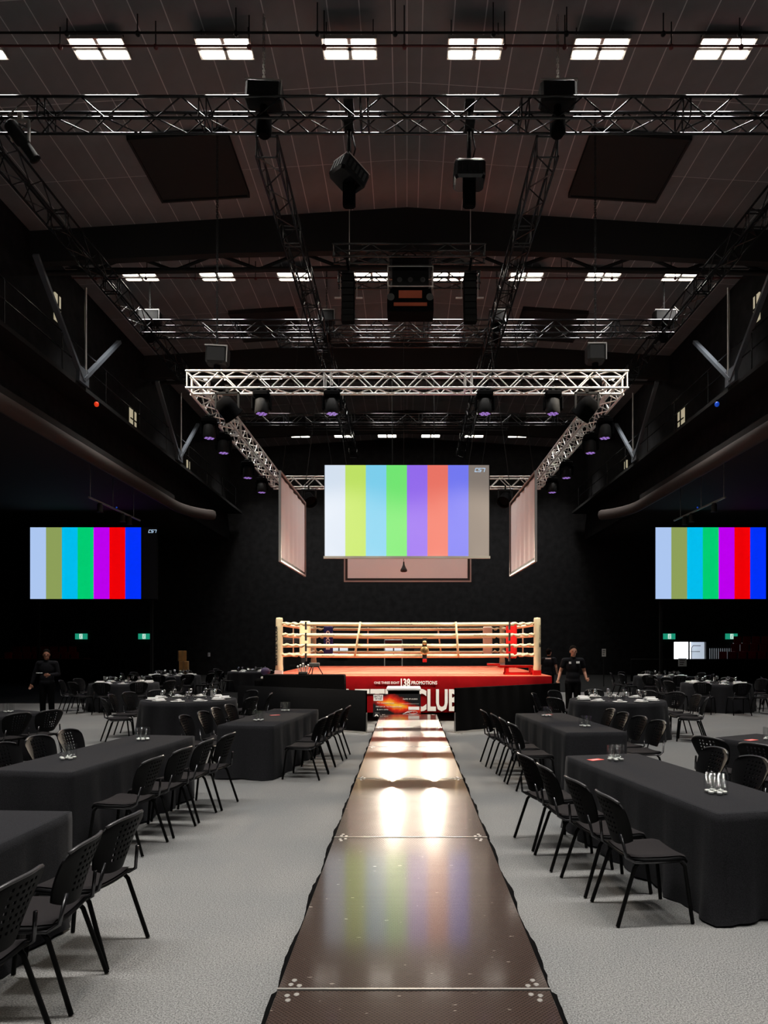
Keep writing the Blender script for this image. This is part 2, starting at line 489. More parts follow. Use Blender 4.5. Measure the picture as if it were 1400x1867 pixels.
# tiles: every sheet of the two bays in view is a piece, the bays beyond are one part
tile = MB(); tile.box(-.289, .289, -1.189, 1.189, -.017, .0)
tile_me = tile.mesh('ceiling_tile', 'tile')
half = MB(); half.box(-.139, .139, -1.189, 1.189, -.017, .0)
half_me = half.mesh('ceiling_tile', 'tile')
rest = MB()
y = 15.0 - 2.4*9 + 1.2
cells = []
while y < YB:
    for k in range(18):
        for sx in (-1, 1):
            cells.append((sx*(.6*k if k else .15), y, sx))
    y += 2.4
vis = [c for c in cells if 10.6 < c[1] < 27.5 and abs(c[0]) < 9.9]
vis.sort(key=lambda c: c[1])
vis_set = set(vis[:300])
for (x, y, sx) in cells:
    M = Matrix.Translation((x, y, ceil_z(x))) @ Matrix.Rotation(sx*math.atan(SLOPE), 4, 'Y')
    if (x, y, sx) in vis_set:
        link('ceiling_tile', half_me if abs(x) < .2 else tile_me, ceiling, M=M)
    else:
        hw_ = .139 if abs(x) < .2 else .289
        rest.box(-hw_, hw_, -1.189, min(1.189, YB-y), -.017, .0, M=M)
ro = rest.build('ceiling_tile_field', 'tile', ceiling); ro['kind'] = 'stuff'
# blacked-out roof hatches
for (X, Y, lb) in ((-5.25, 17.1, 'left, nearer bay'), (5.35, 17.1, 'right, nearer bay'), (-5.1, 25.6, 'left, second bay'), (5.2, 25.6, 'right, second bay')):
    m = MB()
    sx = -1 if X < 0 else 1
    M = Matrix.Translation((X, Y, ceil_z(X)-.08)) @ Matrix.Rotation(sx*math.atan(SLOPE), 4, 'Y')
    m.box(-1.15, 1.15, -1.15, 1.15, -.04, .055, M=M)
    for a in (-1.15, 1.1): m.box(a, a+.05, -1.15, 1.15, -.09, -.04, M=M); m.box(-1.15, 1.15, a, a+.05, -.09, -.04, M=M)
    tag(m.build('roof_hatch', 'fascia_black'), 'large square blacked-out hatch in the ceiling, ' + lb, 'hatch')
# roof beams: solid fascia with an open girder under it
for bi, Y in enumerate((2.5, 10.9, 19.3, 27.7, 36.1)):
    if Y < 12: continue
    m = MB()
    prof = [(-10.4, ceil_z(10.4)-.0), (0, CEIL_Z), (10.4, ceil_z(10.4)), (10.4, 12.35), (5, 12.62), (0, 12.72), (-5, 12.62), (-10.4, 12.35)]
    m.prism(prof, Y, Y+.25)
    o = struct('trim_%d' % (bi+1), m, 'fascia_black')
    if bi == 4: continue
    g = thing('roof_girder', 'dark open-web roof girder under the %s black fascia' % ('first', 'second', 'third')[bi-2], 'girder', (0, Y+.55, 0))
    def gz_(x): return 12.98 - abs(x)*.016
    for dz, r in ((0, .07), (-.46, .07)):
        for sx in (-1, 1):
            MB().tube((0, 0, gz_(0)+dz), (sx*10.3, 0, gz_(10.3)+dz), r, 6).build('chord', 'fascia_black', g)
    n = 17
    for i in range(n):
        xa = -10.2 + 20.4*i/n; xb = xa + 20.4/n
        za, zb = gz_(xa), gz_(xb)
        if i % 2: za -= .46
        else: zb -= .46
        MB().tube((xa, 0, za), (xb, 0, zb), .05, 5).build('brace', 'fascia_black', g)

# side catwalks, balcony lips and V struts
for side, sx in (('left', -1), ('right', 1)):
    cw = thing('catwalk', 'dark steel catwalk running high along the %s side of the hall' % side, 'catwalk', (sx*9.95, 17, 9.45))
    MB().box(-.42, .42, -22, 23.5, -.12, 0).build('deck', 'black_paint', cw)
    for z in (.55, 1.05):
        MB().tube((-sx*.40, -22, z), (-sx*.40, 23.5, z), .02, 5).build('handrail', 'truss_black', cw)
    for k in range(16):
        MB().tube((-sx*.40, -20+2.8*k, 0), (-sx*.40, -20+2.8*k, 1.05), .02, 5).build('rail_post', 'truss_black', cw)
    for k, (yv, nm) in enumerate(((12.0, 'nearest'), (20.5, 'middle'), (29.2, 'far'))):
        vs = thing('strut_frame', 'pale steel V strut standing on the %s catwalk, %s bay' % (side, nm), 'strut', (sx*9.50, yv, 9.45))
        for dy in (-2.6, 2.6):
            b = MB(); M = Matrix.Identity(4)
            p, q = Vector((0, 0, .12)), Vector((0, dy, 2.35))
            d = (q-p).normalized(); n1 = Vector((1, 0, 0)); n2 = d.cross(n1)
            vv = [c + n1*a*.07 + n2*e*.05 for c in (p, q) for a, e in ((-1,-1), (1,-1), (1,1), (-1,1))]
            b.add(vv, [(3,2,1,0), (4,5,6,7)] + [(i, (i+1) % 4, 4+(i+1) % 4, 4+i) for i in range(4)])
            b.build('strut', 'steel_blue', vs)
        MB().prism([(-.05, 0), (.05, 0), (.05, .45), (-.05, .45)], -.3, .3).build('gusset', 'steel_blue', vs)
        MB().tube((-sx*.02, .15, .1), (-sx*.02, .15, 2.9), .035, 6).build('hanger', 'alu', vs)
    # curved balcony lip below
    bl = thing('balcony_front', 'dim brown rounded balcony edge along the %s side, curving inward at the back' % side, 'balcony', (0, 0, 0))
    pts = [(sx*9.5, -6, 7.5)]
    for k in range(14): pts.append((sx*9.5, -2+2.35*k, 7.5))
    for k in range(1, 7):
        a = k/6*1.2
        pts.append((sx*(9.5 - 1.5*(1-math.cos(a))), 28.6+2.4*math.sin(a), 7.5))
    lip = MB()
    prof = [(0, -.22), (.10, -.16), (.14, 0), (.10, .16), (0, .22), (-.06, .22), (-.06, -.22)]
    vs, fs = [], []
    for (px, py, pz) in pts:
        for (a, e) in prof: vs.append((px - sx*a, py, pz + e))
    n = len(prof)
    for i in range(len(pts)-1):
        for k in range(n):
            fs.append((i*n+k, i*n+(k+1) % n, i*n+n+(k+1) % n, i*n+n+k))
    lip.add(vs, fs, 0, True); lip.build('edge_strip', 'balcony_brown', bl)
    MB().box(min(sx*9.5, sx*10.6), max(sx*9.5, sx*10.6), -6, 28.6, 7.62, 7.9).build('soffit', 'fascia_black', bl)
    # small lit windows seen behind the catwalk
    for k, (yv, z0, z1, wd) in enumerate(((20.6, 11.4, 12.2, .35), (26.2, 9.9, 10.7, .6), (33.0, 9.7, 10.5, .4))):
        m = MB(); x0, x1 = sorted((sx*10.36, sx*10.41)); m.box(x0, x1, yv, yv+wd, z0, z1)
        x0, x1 = sorted((sx*10.33, sx*10.36))
        m.box(x0, x1, yv, yv+wd, z0+.38, z0+.42, 1); m.box(x0, x1, yv+wd*.45, yv+wd*.55, z0, z1, 1)
        o = m.build('window_%d' % (k + (1 if sx < 0 else 4)), ['warm_window', 'black_paint']); o['kind'] = 'structure'
    # pipe batten hung under the balcony with clamp lamps
    pb = thing('lighting_bar', 'pale hanging pipe bar with small lamps under the %s balcony' % side, 'lighting bar', (sx*10.0, 24, 6.45))
    MB().tube((0, -2.0, 0), (0, 2.2, 0), .035, 8).build('pipe', 'alu', pb)
    for k, yy in enumerate((-1.9, -.2, 1.6)):
        MB().tube((0, yy, 0), (0, yy, 1.2), .012, 5).build('hanger', 'chain_steel', pb)
    for k, yy in enumerate((-1.2, .6, 1.2)):
        c = MB(); c.lathe([(.05, 0), (.09, -.05), (.09, -.25), (.11, -.3)], 10, M=Matrix.Translation((0, yy, -.03)))
        c.build('clamp_lamp', 'black_paint', pb)
    MB().ball((0, .1, .08), .03, .03, .03, 6, 4).build('status_light', 'led_blue', pb)

# pipes and cable trays strung level under the ceiling
for (Y, z, c, lb) in ((13.02, 13.22, 'black_paint', 'dark cable pipe strung across the hall just before the first lamp row'),
                      (13.19, 13.12, 'pipe_red', 'thin dark red sprinkler pipe behind the first lamp row'),
                      (21.1, 13.16, 'black_paint', 'dark cable pipe strung across before the second lamp row'),
                      (21.5, 13.08, 'pipe_red', 'thin dark red sprinkler pipe by the second lamp row')):
    g = thing('ceiling_pipe', lb, 'pipe', (0, Y, z))
    MB().tube((-10.3, 0, 0), (10.3, 0, 0), .022, 6).build('pipe', c, g)
    for k in range(13):
        x = -9.6 + 1.6*k + random.uniform(-.25, .25)
        MB().tube((x, 0, 0), (x, 0, ceil_z(x)-z), .012, 5).build('drop_rod', 'black_paint', g)
        MB().ball((x, 0, -.02), .05, .05, .05, 8, 5).build('clip', c, g)

# ---------------------------------------------------------------- ceiling luminaires
def luminaire(label, loc, group):
    t = thing('ceiling_lamp', label, 'lamp', loc, 0, group)
    f = MB()
    f.box(-.53, .53, -.25, .25, .03, .06)
    for (a, b, c, d) in ((-.53, .53, -.25, -.235), (-.53, .53, .235, .25), (-.53, -.515, -.235, .235), (.515, .53, -.235, .235)):
        f.box(a, b, c, d, -.005, .03)
    for (a, b, c, d) in ((-.515, .515, -.03, .03), (-.03, .03, -.235, .235)):
        f.box(a, b, c, d, .0, .03)
    f.build('housing', 'lamp_frame', t)
    d = MB(); d.bevbox(-.225, .225, -.088, .088, -.012, .03, .02)
    dm = d.mesh('diffuser', 'lamp_glow')
    for a in (-.265, .265):
        for b in (-.132, .132):
            link('diffuser', dm, t, loc=(a, b, 0))
    li = bpy.data.lights.new('downlight', 'AREA'); li.shape = 'RECTANGLE'; li.size = 1.0; li.size_y = .45
    li.energy = LAMP_WATT; li.color = (1.0, .965, .92); li.spread = math.radians(80)
    lo = bpy.data.objects.new('downlight', li); COL.objects.link(lo); lo.parent = t; lo.location = (0, 0, -.03)
    for a in (-.45, .45):
        MB().tube((a, 0, .06), (a, 0, ceil_z(loc[0]+a)-loc[2]), .01, 5).build('rod', 'black_paint', t)
    return t
ordi = ['first', 'second', 'third', 'fourth', 'fifth', 'sixth', 'seventh', 'eighth']
rows = [(-3.4, None), (5.0, None), (13.44, 'nearest visible row'), (21.8, 'second row'), (30.2, 'third row behind the silver truss'), (38.6, 'farthest row')]
for (Y, rn) in rows:
    for k in range(8):
        X = .1 + 2.4*(k - 3.5)
        lb = 'four-panel ceiling lamp, %s from the left in the %s' % (ordi[k], rn) if rn else \
             'four-panel ceiling lamp, %s from the left, row %s the camera' % (ordi[k], 'above' if Y > 0 else 'behind')
        luminaire(lb, (X, Y, 13.27), 'ceiling lamps in rows')

# ---------------------------------------------------------------- trusses
BR = {}
def truss(name, label, p0, p1, s, kind='truss_black', bay=.47, faces='nfb', group=None, chord=.026, brace=.0135):
    """square box truss between the two end points (centre line)"""
    p0, p1 = Vector(p0), Vector(p1)
    Lg = (p1-p0).length
    ang = math.atan2(p1.y-p0.y, p1.x-p0.x)
    t = thing(name, label, 'truss', p0, ang, group)
    h = s/2
    cm_ = MB(); cm_.tube((0, 0, 0), (Lg, 0, 0), chord, 8); cme = cm_.mesh('chord', kind)
    for yy in (-h, h):
        for zz in (-h, h):
            link('chord', cme, t, loc=(0, yy, zz))
    n = max(2, round(Lg/bay)); b = Lg/n
    bl = math.hypot(b, s)
    bm = MB(); bm.tube((-bl/2, 0, 0), (bl/2, 0, 0), brace, 6, caps=False); bme = bm.mesh('brace', kind)
    th = math.atan2(s, b)
    for i in range(n):
        xc = b*(i+.5); up = 1 if i % 2 else -1
        for fc in faces:
            if fc == 'n': M = Matrix.Translation((xc, -h, 0)) @ Matrix.Rotation(-up*th, 4, 'Y')
            elif fc == 'f': M = Matrix.Translation((xc, h, 0)) @ Matrix.Rotation(-up*th, 4, 'Y')
            elif fc == 'b': M = Matrix.Translation((xc, 0, -h)) @ Matrix.Rotation(up*th, 4, 'Z')
            else: M = Matrix.Translation((xc, 0, h)) @ Matrix.Rotation(up*th, 4, 'Z')
            link('brace', bme, t, M=M)
    # end frames and joints every three metres
    fr = MB()
    for a in (-1, 1):
        fr.tube((0, a*h, -h), (0, a*h, h), brace*1.2, 6); fr.tube((0, -h, a*h), (0, h, a*h), brace*1.2, 6)
    fme = fr.mesh('end_frame', kind)
    k = 0.0
    while k <= Lg + .01:
        for e in ((0.03,) if k == 0 else (-.07, .07) if k < Lg-.4 else (-.03,)):
            link('end_frame', fme, t, loc=(k+e, 0, 0))
        k += 3.0 if k + 3.0 < Lg - 1 else max(Lg - k, .02)
    return t
TZ = 1.87 + 9.95       # centre height of the black rig
truss('lighting_truss', 'near black box truss spanning the whole hall above the runway', (-9.8, 13.2, TZ), (9.8, 13.2, TZ), .40)
truss('lighting_truss', 'second black cross truss, behind the hanging speakers', (-8.4, 22.2, TZ), (8.4, 22.2, TZ), .40)
truss('lighting_truss', 'short black truss doubled up behind the second cross truss', (-4.2, 22.85, TZ-.02), (4.2, 22.85, TZ-.02), .40)
truss('lighting_truss', 'third black cross truss seen under the silver ring truss', (-8.4, 31.2, TZ), (8.4, 31.2, TZ), .40)
truss('lighting_truss', 'doubled black truss just behind the third cross truss', (-4.6, 31.9, TZ), (4.6, 31.9, TZ), .40, faces='nb')
for sx, sd in ((-1, 'left'), (1, 'right')):
    truss('lighting_truss', 'long black truss running back on the %s, from the near hoist' % sd, (sx*2.70, 13.45, TZ-.40), (sx*2.70, 35.4, TZ-.40), .40)
    truss('lighting_truss', 'outer black truss running back on the far %s side' % sd, (sx*8.2, 13.45, TZ-.02), (sx*8.2, 31.0, TZ-.02), .40)
RZ = 7.45
truss('ring_truss', 'front silver truss of the square hung above the boxing ring', (-4.69, 15.0, RZ), (4.69, 15.0, RZ), .36, 'truss_silver', .36, 'nfbt')
truss('ring_truss', 'rear silver truss of the ring square, behind the screens', (-4.69, 24.4, RZ), (4.69, 24.4, RZ), .36, 'truss_silver', .36, 'nfb')
for sx, sd in ((-1, 'left'), (1, 'right')):
    truss('ring_truss', '%s silver side truss of the square above the ring' % sd, (sx*4.51, 15.2, RZ), (sx*4.51, 24.2, RZ), .36, 'truss_silver', .36, 'nfbt')
MZ = 11.1
truss('speaker_truss', 'short near black truss carrying the hanging speakers', (-1.76, 16.6, MZ), (1.86, 16.6, MZ), .30, bay=.45)
truss('speaker_truss', 'short black truss behind the near speaker truss', (-1.76, 17.8, MZ), (1.86, 17.8, MZ), .30, bay=.45)

# chain hoists on the rig
def hoist(label, X, Y, z, tilt=0.0, w_=.34, top=None):
    t = thing('chain_hoist', label, 'hoist', (X, Y, z))
    b = MB(); M = Matrix.Rotation(tilt, 4, 'Y')
    b.bevbox(-w_, w_, -.17, .17, .02, .42, .05, M=M); b.build('motor_body', 'black_paint', t)
    b = MB(); b.box(-w_-.006, w_+.006, -.178, -.168, .385, .41, M=M); b.box(w_-.008, w_+.008, -.178, -.155, .05, .40, M=M)
    b.build('trim_edge', 'alu', t)
    b = MB(); b.lathe([(.10, -.55), (.15, -.48), (.15, -.22), (.07, -.12), (.07, .04)], 10); b.build('chain_bag', 'drape_black', t)
    ch = MB()
    zz = .42; top = (ceil_z(X)-z) if top is None else top
    k = 0
    while zz < top:
        M2 = Matrix.Translation((0, 0, zz)) @ Matrix.Rotation((k % 2)*PI/2, 4, 'Z')
        for a in (-.018, .018): ch.tube((a, 0, -.005), (a, 0, .065), .009, 4, caps=False, M=M2)
        zz += .055; k += 1
    ch.build('chain', 'chain_steel' if Y < 14 else 'black_paint', t)
    hk = MB(); hk.tube((0, 0, -.2), (0, 0, .03), .03, 6); hk.build('hook', 'black_paint', t)
    return t
hoist('black chain hoist on the near truss, left, tilted slightly', -2.70, 13.2, TZ+.15, .06)
hoist('black chain hoist on the near truss, right', 2.84, 13.2, TZ+.15, -.02)
hoist('black chain hoist on the left corner of the second cross truss', -8.15, 22.2, TZ+.15)
hoist('black chain hoist on the right corner of the second cross truss', 8.15, 22.2, TZ+.15)
hoist('black chain hoist, inner left on the second cross truss', -2.55, 22.2, TZ+.15, 0, .26)
hoist('black chain hoist, inner right on the second cross truss', 2.85, 22.2, TZ+.15, 0, .26)
hoist('small hoist with pale rim above the silver truss, left', gx(396, 15.4), 15.4, gz(668, 15.4), .05, .24, 5.9)
hoist('small hoist above the silver truss, right', gx(1085, 15.4), 15.4, gz(664, 15.4), 0, .2, 5.9)

# projectors on drop poles below the near truss
def projector(label, X, yaw, pitch, roll):
    t = thing('projector', label, 'projector', (X, 13.3, TZ-1.05))
    MB().tube((0, 0, .18), (0, 0, 1.25), .045, 8).build('drop_pole', 'truss_black', t)
    for zz in (.84, 1.22): MB().box(-.09, .09, -.21, .09, zz, zz+.06).build('pole_clamp', 'black_paint', t)
    MB().path([(.04, 0, .2), (.12, .02, .5), (.05, 0, .8)], .015, 5).build('cable', 'black_paint', t)
    R = Euler((pitch, roll, yaw)).to_matrix().to_4x4()
    b = MB(); b.bevbox(-.29, .29, -.26, .26, -.19, .16, .05, M=R); b.build('body', 'truss_black', t)
    g = MB()
    for k in range(4): g.box(-.295, -.286, -.18+.1*k, -.12+.1*k, -.12, .10, M=R)
    for k in range(5): g.box(-.2+.09*k, -.15+.09*k, -.268, -.258, -.10, .06, M=R)
    g.build('vent_grille', 'black_paint', t)
    l = MB(); l.lathe([(.08, 0), (.08, .07), (.06, .08)], 12, M=R @ Matrix.Translation((0, .26, -.02)) @ Matrix.Rotation(-PI/2, 4, 'X')); l.build('lens', 'lens_dark', t)
    e = MB(); e.box(-.27, .27, -.266, -.258, .115, .13, M=R); e.box(-.294, -.288, -.22, .22, .12, .135, M=R); e.build('case_edge', 'alu', t)
    s = MB(); s.bevbox(-.12, .12, -.08, .08, -.62, -.15, .03); s.build('lower_bracket', 'drape_black', t)
    return t
projector('grey projector turned askew on a pole below the near truss', -1.10, .75, .1, .38)
projector('black projector hung straight on a pole, right of centre', 1.18, 0, .05, 0)

# line array speakers under the short truss
def line_array(label, X):
    t = thing('line_array_speaker', label, 'speaker', (X, 17.0, MZ-.35))
    f = MB(); f.box(-.15, .15, -.2, .2, .0, .05); f.tube((0, 0, .03), (0, 0, .2), .02, 6); f.box(-.03, .03, -.5, .9, .17, .22); f.build('flying_frame', 'truss_black', t)
    for k in range(7):
        b = MB(); a = .035*k
        M = Matrix.Translation((0, -.015*k*k*.25, -.09-.168*k)) @ Matrix.Rotation(a, 4, 'X')
        b.prism([(-.15, -.078), (.15, -.078), (.15, .078), (-.15, .078)], -.17, .14, M=M)
        o = b.build('cabinet', 'drape_black', t)
        g = MB(); g.box(-.135, .135, -.178, -.17, -.066, .066, M=M); g.build('grille', 'black_paint', o)
    l = MB(); l.box(-.34, -.18, -.02, .02, -.52, -.49); l.box(.18, .34, -.02, .02, -.52, -.49); l.tube((-.2, 0, .02), (-.2, 0, -.5), .008, 5); l.tube((.2, 0, .02), (.2, 0, -.5), .008, 5)
    l.build('side_bracket', 'alu', t)
    hc = MB(); hc.tube((.02, 0, .3), (.02, 0, 2.75), .012, 5); hc.build('chain', 'chain_steel', t)
    return t
line_array('tall black line array speaker hung left of the centre cluster', -1.42)
line_array('tall black line array speaker hung right of the centre cluster', 1.52)
# centre cluster: caged frame with a cabinet below
t = thing('speaker_cluster', 'black caged speaker cluster with faint orange panels, hung centre', 'speaker cluster', (.08, 17.1, MZ-.25))
c = MB()
for x in (-.54, .54):
    for yv in (-.3, .3): c.tube((x, yv, -.42), (x, yv, .1), .014, 6)
for z in (-.42, .06):
    for yv in (-.3, .3): c.tube((-.54, yv, z), (.54, yv, z), .014, 6)
    for x in (-.54, .54): c.tube((x, -.3, z), (x, .3, z), .014, 6)
c.build('cage', 'alu', t)
b = MB(); b.box(-.44, .44, -.22, .25, -.38, .0); b.build('driver_box', 'black_paint', t)
for x in (-.26, 0, .3):
    d = MB(); d.lathe([(.01, -.01), (.05, 0), (.09, -.03), (.10, -.04)], 12, M=Matrix.Translation((x, -.23, -.22)) @ Matrix.Rotation(PI/2, 4, 'X')); d.build('driver_cone', 'grey_case', t)
b = MB(); b.prism([(-.56, -1.0), (.56, -1.0), (.56, -.70), (.48, -.45), (-.48, -.45), (-.56, -.70)], -.25, .3); b.build('cabinet', 'drape_black', t)
MB().box(-.5, .5, -.6, .8, .07, .12).build('flying_frame', 'truss_black', t)
p = MB(); p.box(-.28, .28, -.262, -.25, -.68, -.50); p.build('display_panel', 'orange_display', t)
p = MB(); p.box(-.40, .40, -.262, -.25, -.87, -.79); p.build('display_strip', 'orange_display', t)
for x in (-.47, .47):
    p = MB(); p.lathe([(.0, 0), (.08, .01), (.09, .02)], 10, M=Matrix.Translation((x, -.25, -.66)) @ Matrix.Rotation(PI/2, 4, 'X')); p.build('side_disc', 'grey_case', t)

# moving head lights below the ring truss
def moving_head(label, X, Y, z=RZ-.18, yaw=0.0, k=1.0, lit=True):
    t = thing('moving_head_light', label, 'stage light', (X, Y, z), yaw, 'moving heads on the ring truss')
    S = Matrix.Scale(k, 4)
    a = MB(); a.box(-.03, .03, -.03, .03, -.08, .05, M=S); a.tube((-.1, 0, -.02), (.1, 0, -.02), .02, 6, M=S); a.build('clamp', 'black_paint', t)
    b = MB(); b.bevbox(-.17, .17, -.13, .13, -.20, -.08, .03, M=S); b.build('base', 'drape_black', t)
    y = MB(); y.bevbox(-.21, -.16, -.06, .06, -.47, -.18, .02, M=S); y.bevbox(.16, .21, -.06, .06, -.47, -.18, .02, M=S); y.box(-.2, .2, -.05, .05, -.23, -.2, M=S); y.build('yoke', 'drape_black', t)
    h = MB(); h.lathe([(.08, -.22), (.13, -.26), (.145, -.40), (.15, -.52), (.14, -.545)], 14, M=S); h.build('head', 'black_paint', t)
    l = MB()
    for j in range(7):
        r = 0 if j == 0 else .085
        l.lathe([(.036, -.552), (.036, -.548)], 8, M=S @ Matrix.Translation((r*math.cos(j*PI/3), r*math.sin(j*PI/3), 0)))
    l.build('lens_cells', 'purple_led' if lit else 'lens_dark', t)
    return t
for i, x in enumerate((480, 607, 882, 1005)):
    moving_head('black moving head with purple lens, %s along the front silver truss' % ordi[i], gx(x, 15.0), 14.83)
for sx, sd in ((-1, 'left'), (1, 'right')):
    for i, Y in enumerate((16.6, 17.9, 20.6, 22.6)):
        moving_head('black moving head with purple lens, %s along the %s side truss' % (ordi[i], sd), sx*4.69, Y)
# two wash lights lighting the ring from the front corners
def wash(label, X, Y, target, watt):
    t = thing('wash_light', label, 'stage light', (X, Y, RZ-.18))
    MB().box(-.03, .03, -.03, .03, -.12, .05).build('clamp', 'black_paint', t)
    d = (Vector(target) - Vector((X, Y, RZ-.55))).normalized()
    q = d.to_track_quat('Z', 'Y').to_matrix().to_4x4()
    M = Matrix.Translation((0, 0, -.42)) @ q
    b = MB(); b.lathe([(.10, -.22), (.19, -.14), (.21, .0), (.21, .16), (.235, .20), (.235, .22), (.20, .20), (.20, .10)], 16, M=M); b.build('housing', 'drape_black', t)
    l = MB(); l.lathe([(0.001, .06), (.10, .07), (.19, .08)], 16, M=M); l.build('lens', 'lens_dark', t)
    y = MB(); y.box(-.26, -.22, -.03, .03, -.45, -.1); y.box(.22, .26, -.03, .03, -.45, -.1); y.box(-.26, .26, -.03, .03, -.13, -.09); y.build('yoke', 'black_paint', t)
    li = bpy.data.lights.new('beam', 'SPOT'); li.energy = watt; li.color = (1, .86, .66); li.spot_size = math.radians(62); li.spot_blend = .6; li.shadow_soft_size = .12
    lo = bpy.data.objects.new('beam', li); COL.objects.link(lo); lo.parent = t
    lo.matrix_local = Matrix.Translation((0, 0, -.42)) @ Matrix.Translation(q @ Vector((0, 0, .25))) @ (-d).to_track_quat('Z', 'Y').to_matrix().to_4x4()
    return t
wash('large black wash light under the front silver truss, left corner', gx(418, 15), 14.83, (1.0, 19.5, 1.0), WASH_WATT)
wash('large black wash light under the front silver truss, right corner', gx(1066, 15), 14.83, (-1.0, 19.5, 1.0), WASH_WATT)
wash('large black wash light under the rear silver truss, left', -3.4, 24.22, (.3, 19.0, 1.0), REAR_WATT)
wash('large black wash light under the rear silver truss, right', 3.4, 24.22, (-.3, 19.0, 1.0), REAR_WATT)
def added_ring_spot(label, X):  # added lamp, lifts the light on the apron and ring front
    P0 = Vector((X, 12.95, TZ-.62))
    t = thing('added_ring_spot', label, 'stage light', P0)
    d = (Vector((0, 16.7, .9)) - P0).normalized()
    q = d.to_track_quat('Z', 'Y').to_matrix().to_4x4()
    b = MB(); b.lathe([(.09, -.30), (.13, -.26), (.13, .05), (.095, .10), (.095, .36), (.11, .38), (.11, .40), (.085, .38), (.085, .2)], 14, M=q); b.build('barrel', 'black_paint', t)
    l = MB(); l.lathe([(.001, .30), (.084, .31)], 14, M=q); l.build('lens', 'lens_dark', t)
    y = MB(); y.box(-.17, -.14, -.03, .03, -.05, .33); y.box(.14, .17, -.03, .03, -.05, .33); y.box(-.17, .17, -.03, .03, .31, .35); y.build('yoke', 'alu', t)
    c = MB(); c.box(-.04, .04, -.04, .09, .33, .47); c.build('hook_clamp', 'alu', t)
    li = bpy.data.lights.new('beam', 'SPOT'); li.energy = ADDED_SPOT_WATT; li.color = (1, .88, .72); li.spot_size = math.radians(27); li.spot_blend = .35; li.shadow_soft_size = .08
    lo = bpy.data.objects.new('beam', li); COL.objects.link(lo); lo.parent = t
    lo.matrix_local = Matrix.Translation(q @ Vector((0, 0, .42))) @ (-d).to_track_quat('Z', 'Y').to_matrix().to_4x4()
added_ring_spot('black spotlight added under the near truss, left end, to brighten the ring front', -7.15)
added_ring_spot('black spotlight added under the near truss, right end, to brighten the ring front', 7.15)
# follow spots on a bar behind the screens: they throw the rope shadows down the runway
def follow_spot(label, X):
    t = thing('follow_spot', label, 'stage light', (X, 30.0, 5.08))
    d = (Vector((0, 8.0, .6)) - Vector((X, 30.0, 5.08))).normalized()
    q = d.to_track_quat('Z', 'Y').to_matrix().to_4x4()
    b = MB(); b.lathe([(.10, -.35), (.14, -.30), (.14, .22), (.16, .26), (.16, .28), (.13, .26), (.13, .2)], 14, M=q); b.build('housing', 'drape_black', t)
    l = MB(); l.lathe([(.001, .15), (.125, .16)], 14, M=q); l.build('lens', 'spot_glow', t)
    p = MB(); p.tube((0, 0, .1), (0, 0, 8.74), .02, 6); p.build('hanging_pole', 'black_paint', t)
    li = bpy.data.lights.new('beam', 'SPOT'); li.energy = SPOT_WATT; li.color = (1, .84, .66); li.spot_size = math.radians(40); li.spot_blend = .5; li.shadow_soft_size = .06
    lo = bpy.data.objects.new('beam', li); COL.objects.link(lo); lo.parent = t
    lo.matrix_local = Matrix.Translation(q @ Vector((0, 0, .30))) @ (-d).to_track_quat('Z', 'Y').to_matrix().to_4x4()
follow_spot('warm follow spot hanging behind the screens, left of the pair', -.63)
follow_spot('warm follow spot hanging behind the screens, right of the pair', 1.15)

# ---------------------------------------------------------------- screens above the ring
def logo(parent, x, y, z, s):
    """slanted angular three-character mark"""
    m = MB()
    def stroke(pts):
        for a, b in zip(pts, pts[1:]):
            (x0, z0), (x1, z1) = a, b
            d = Vector((x1-x0, 0, z1-z0)); n = Vector((-d.z, 0, d.x)).normalized()*.09
            e = d.normalized()*.09
            q = [Vector((x0, 0, z0))-e+n, Vector((x1, 0, z1))+e+n, Vector((x1, 0, z1))+e-n, Vector((x0, 0, z0))-e-n]
            sh = [((p.x + p.z*.28)*s + x, y, p.z*s + z) for p in q]
            m.add(sh, [(0, 1, 2, 3)])
    stroke([(.7, 1), (0, 1), (0, 0), (.7, 0)])
    stroke([(1.7, 1), (1.0, 1), (1.0, .5), (1.7, .5), (1.7, 0), (1.0, 0)])
    stroke([(2.0, 1), (2.75, 1), (2.75, 0)])
    m.build('logo', 'logo_glow', parent)
def bar_screen(name, label, x0, x1, Y, z0, z1, pre, bow=0.0):
    t = thing(name, label, 'screen', ((x0+x1)/2, Y, z0))
    w_, h_ = x1-x0, z1-z0
    m = MB()
    for i in range(8):
        a, b = -w_/2 + w_*i/8, -w_/2 + w_*(i+1)/8
        m.add([(a, 0, 0), (b, 0, 0), (b, 0, h_), (a, 0, h_)], [(0, 1, 2, 3)], i)
    m.build('picture', ['%s_bar_%d' % (pre, i) for i in range(8)], t)
    f = MB(); f.box(-w_/2-.02, w_/2+.02, .012, .09, -.03, h_+.02); f.build('back_panel', 'black_paint', t)
    return t, w_, h_
t, w_, h_ = bar_screen('projection_screen', 'front projection screen with washed-out colour bars above the ring', gx(592, 17.7), gx(891.5, 17.7), 17.7, gz(1014, 17.7), gz(848, 17.7), 'proj')
e = MB(); e.box(-w_/2-.03, w_/2+.03, -.015, .06, -.06, -.0); e.build('bottom_batten', 'alu', t)
for x in (-1.9, 1.9): MB().tube((x, .05, h_), (x*1.39-.0, .05, 11.25-gz(1014, 17.7)), .010, 5).build('hanging_wire', 'black_paint', t)
logo(t, w_/2-.36, -.012, h_-.17, .085)
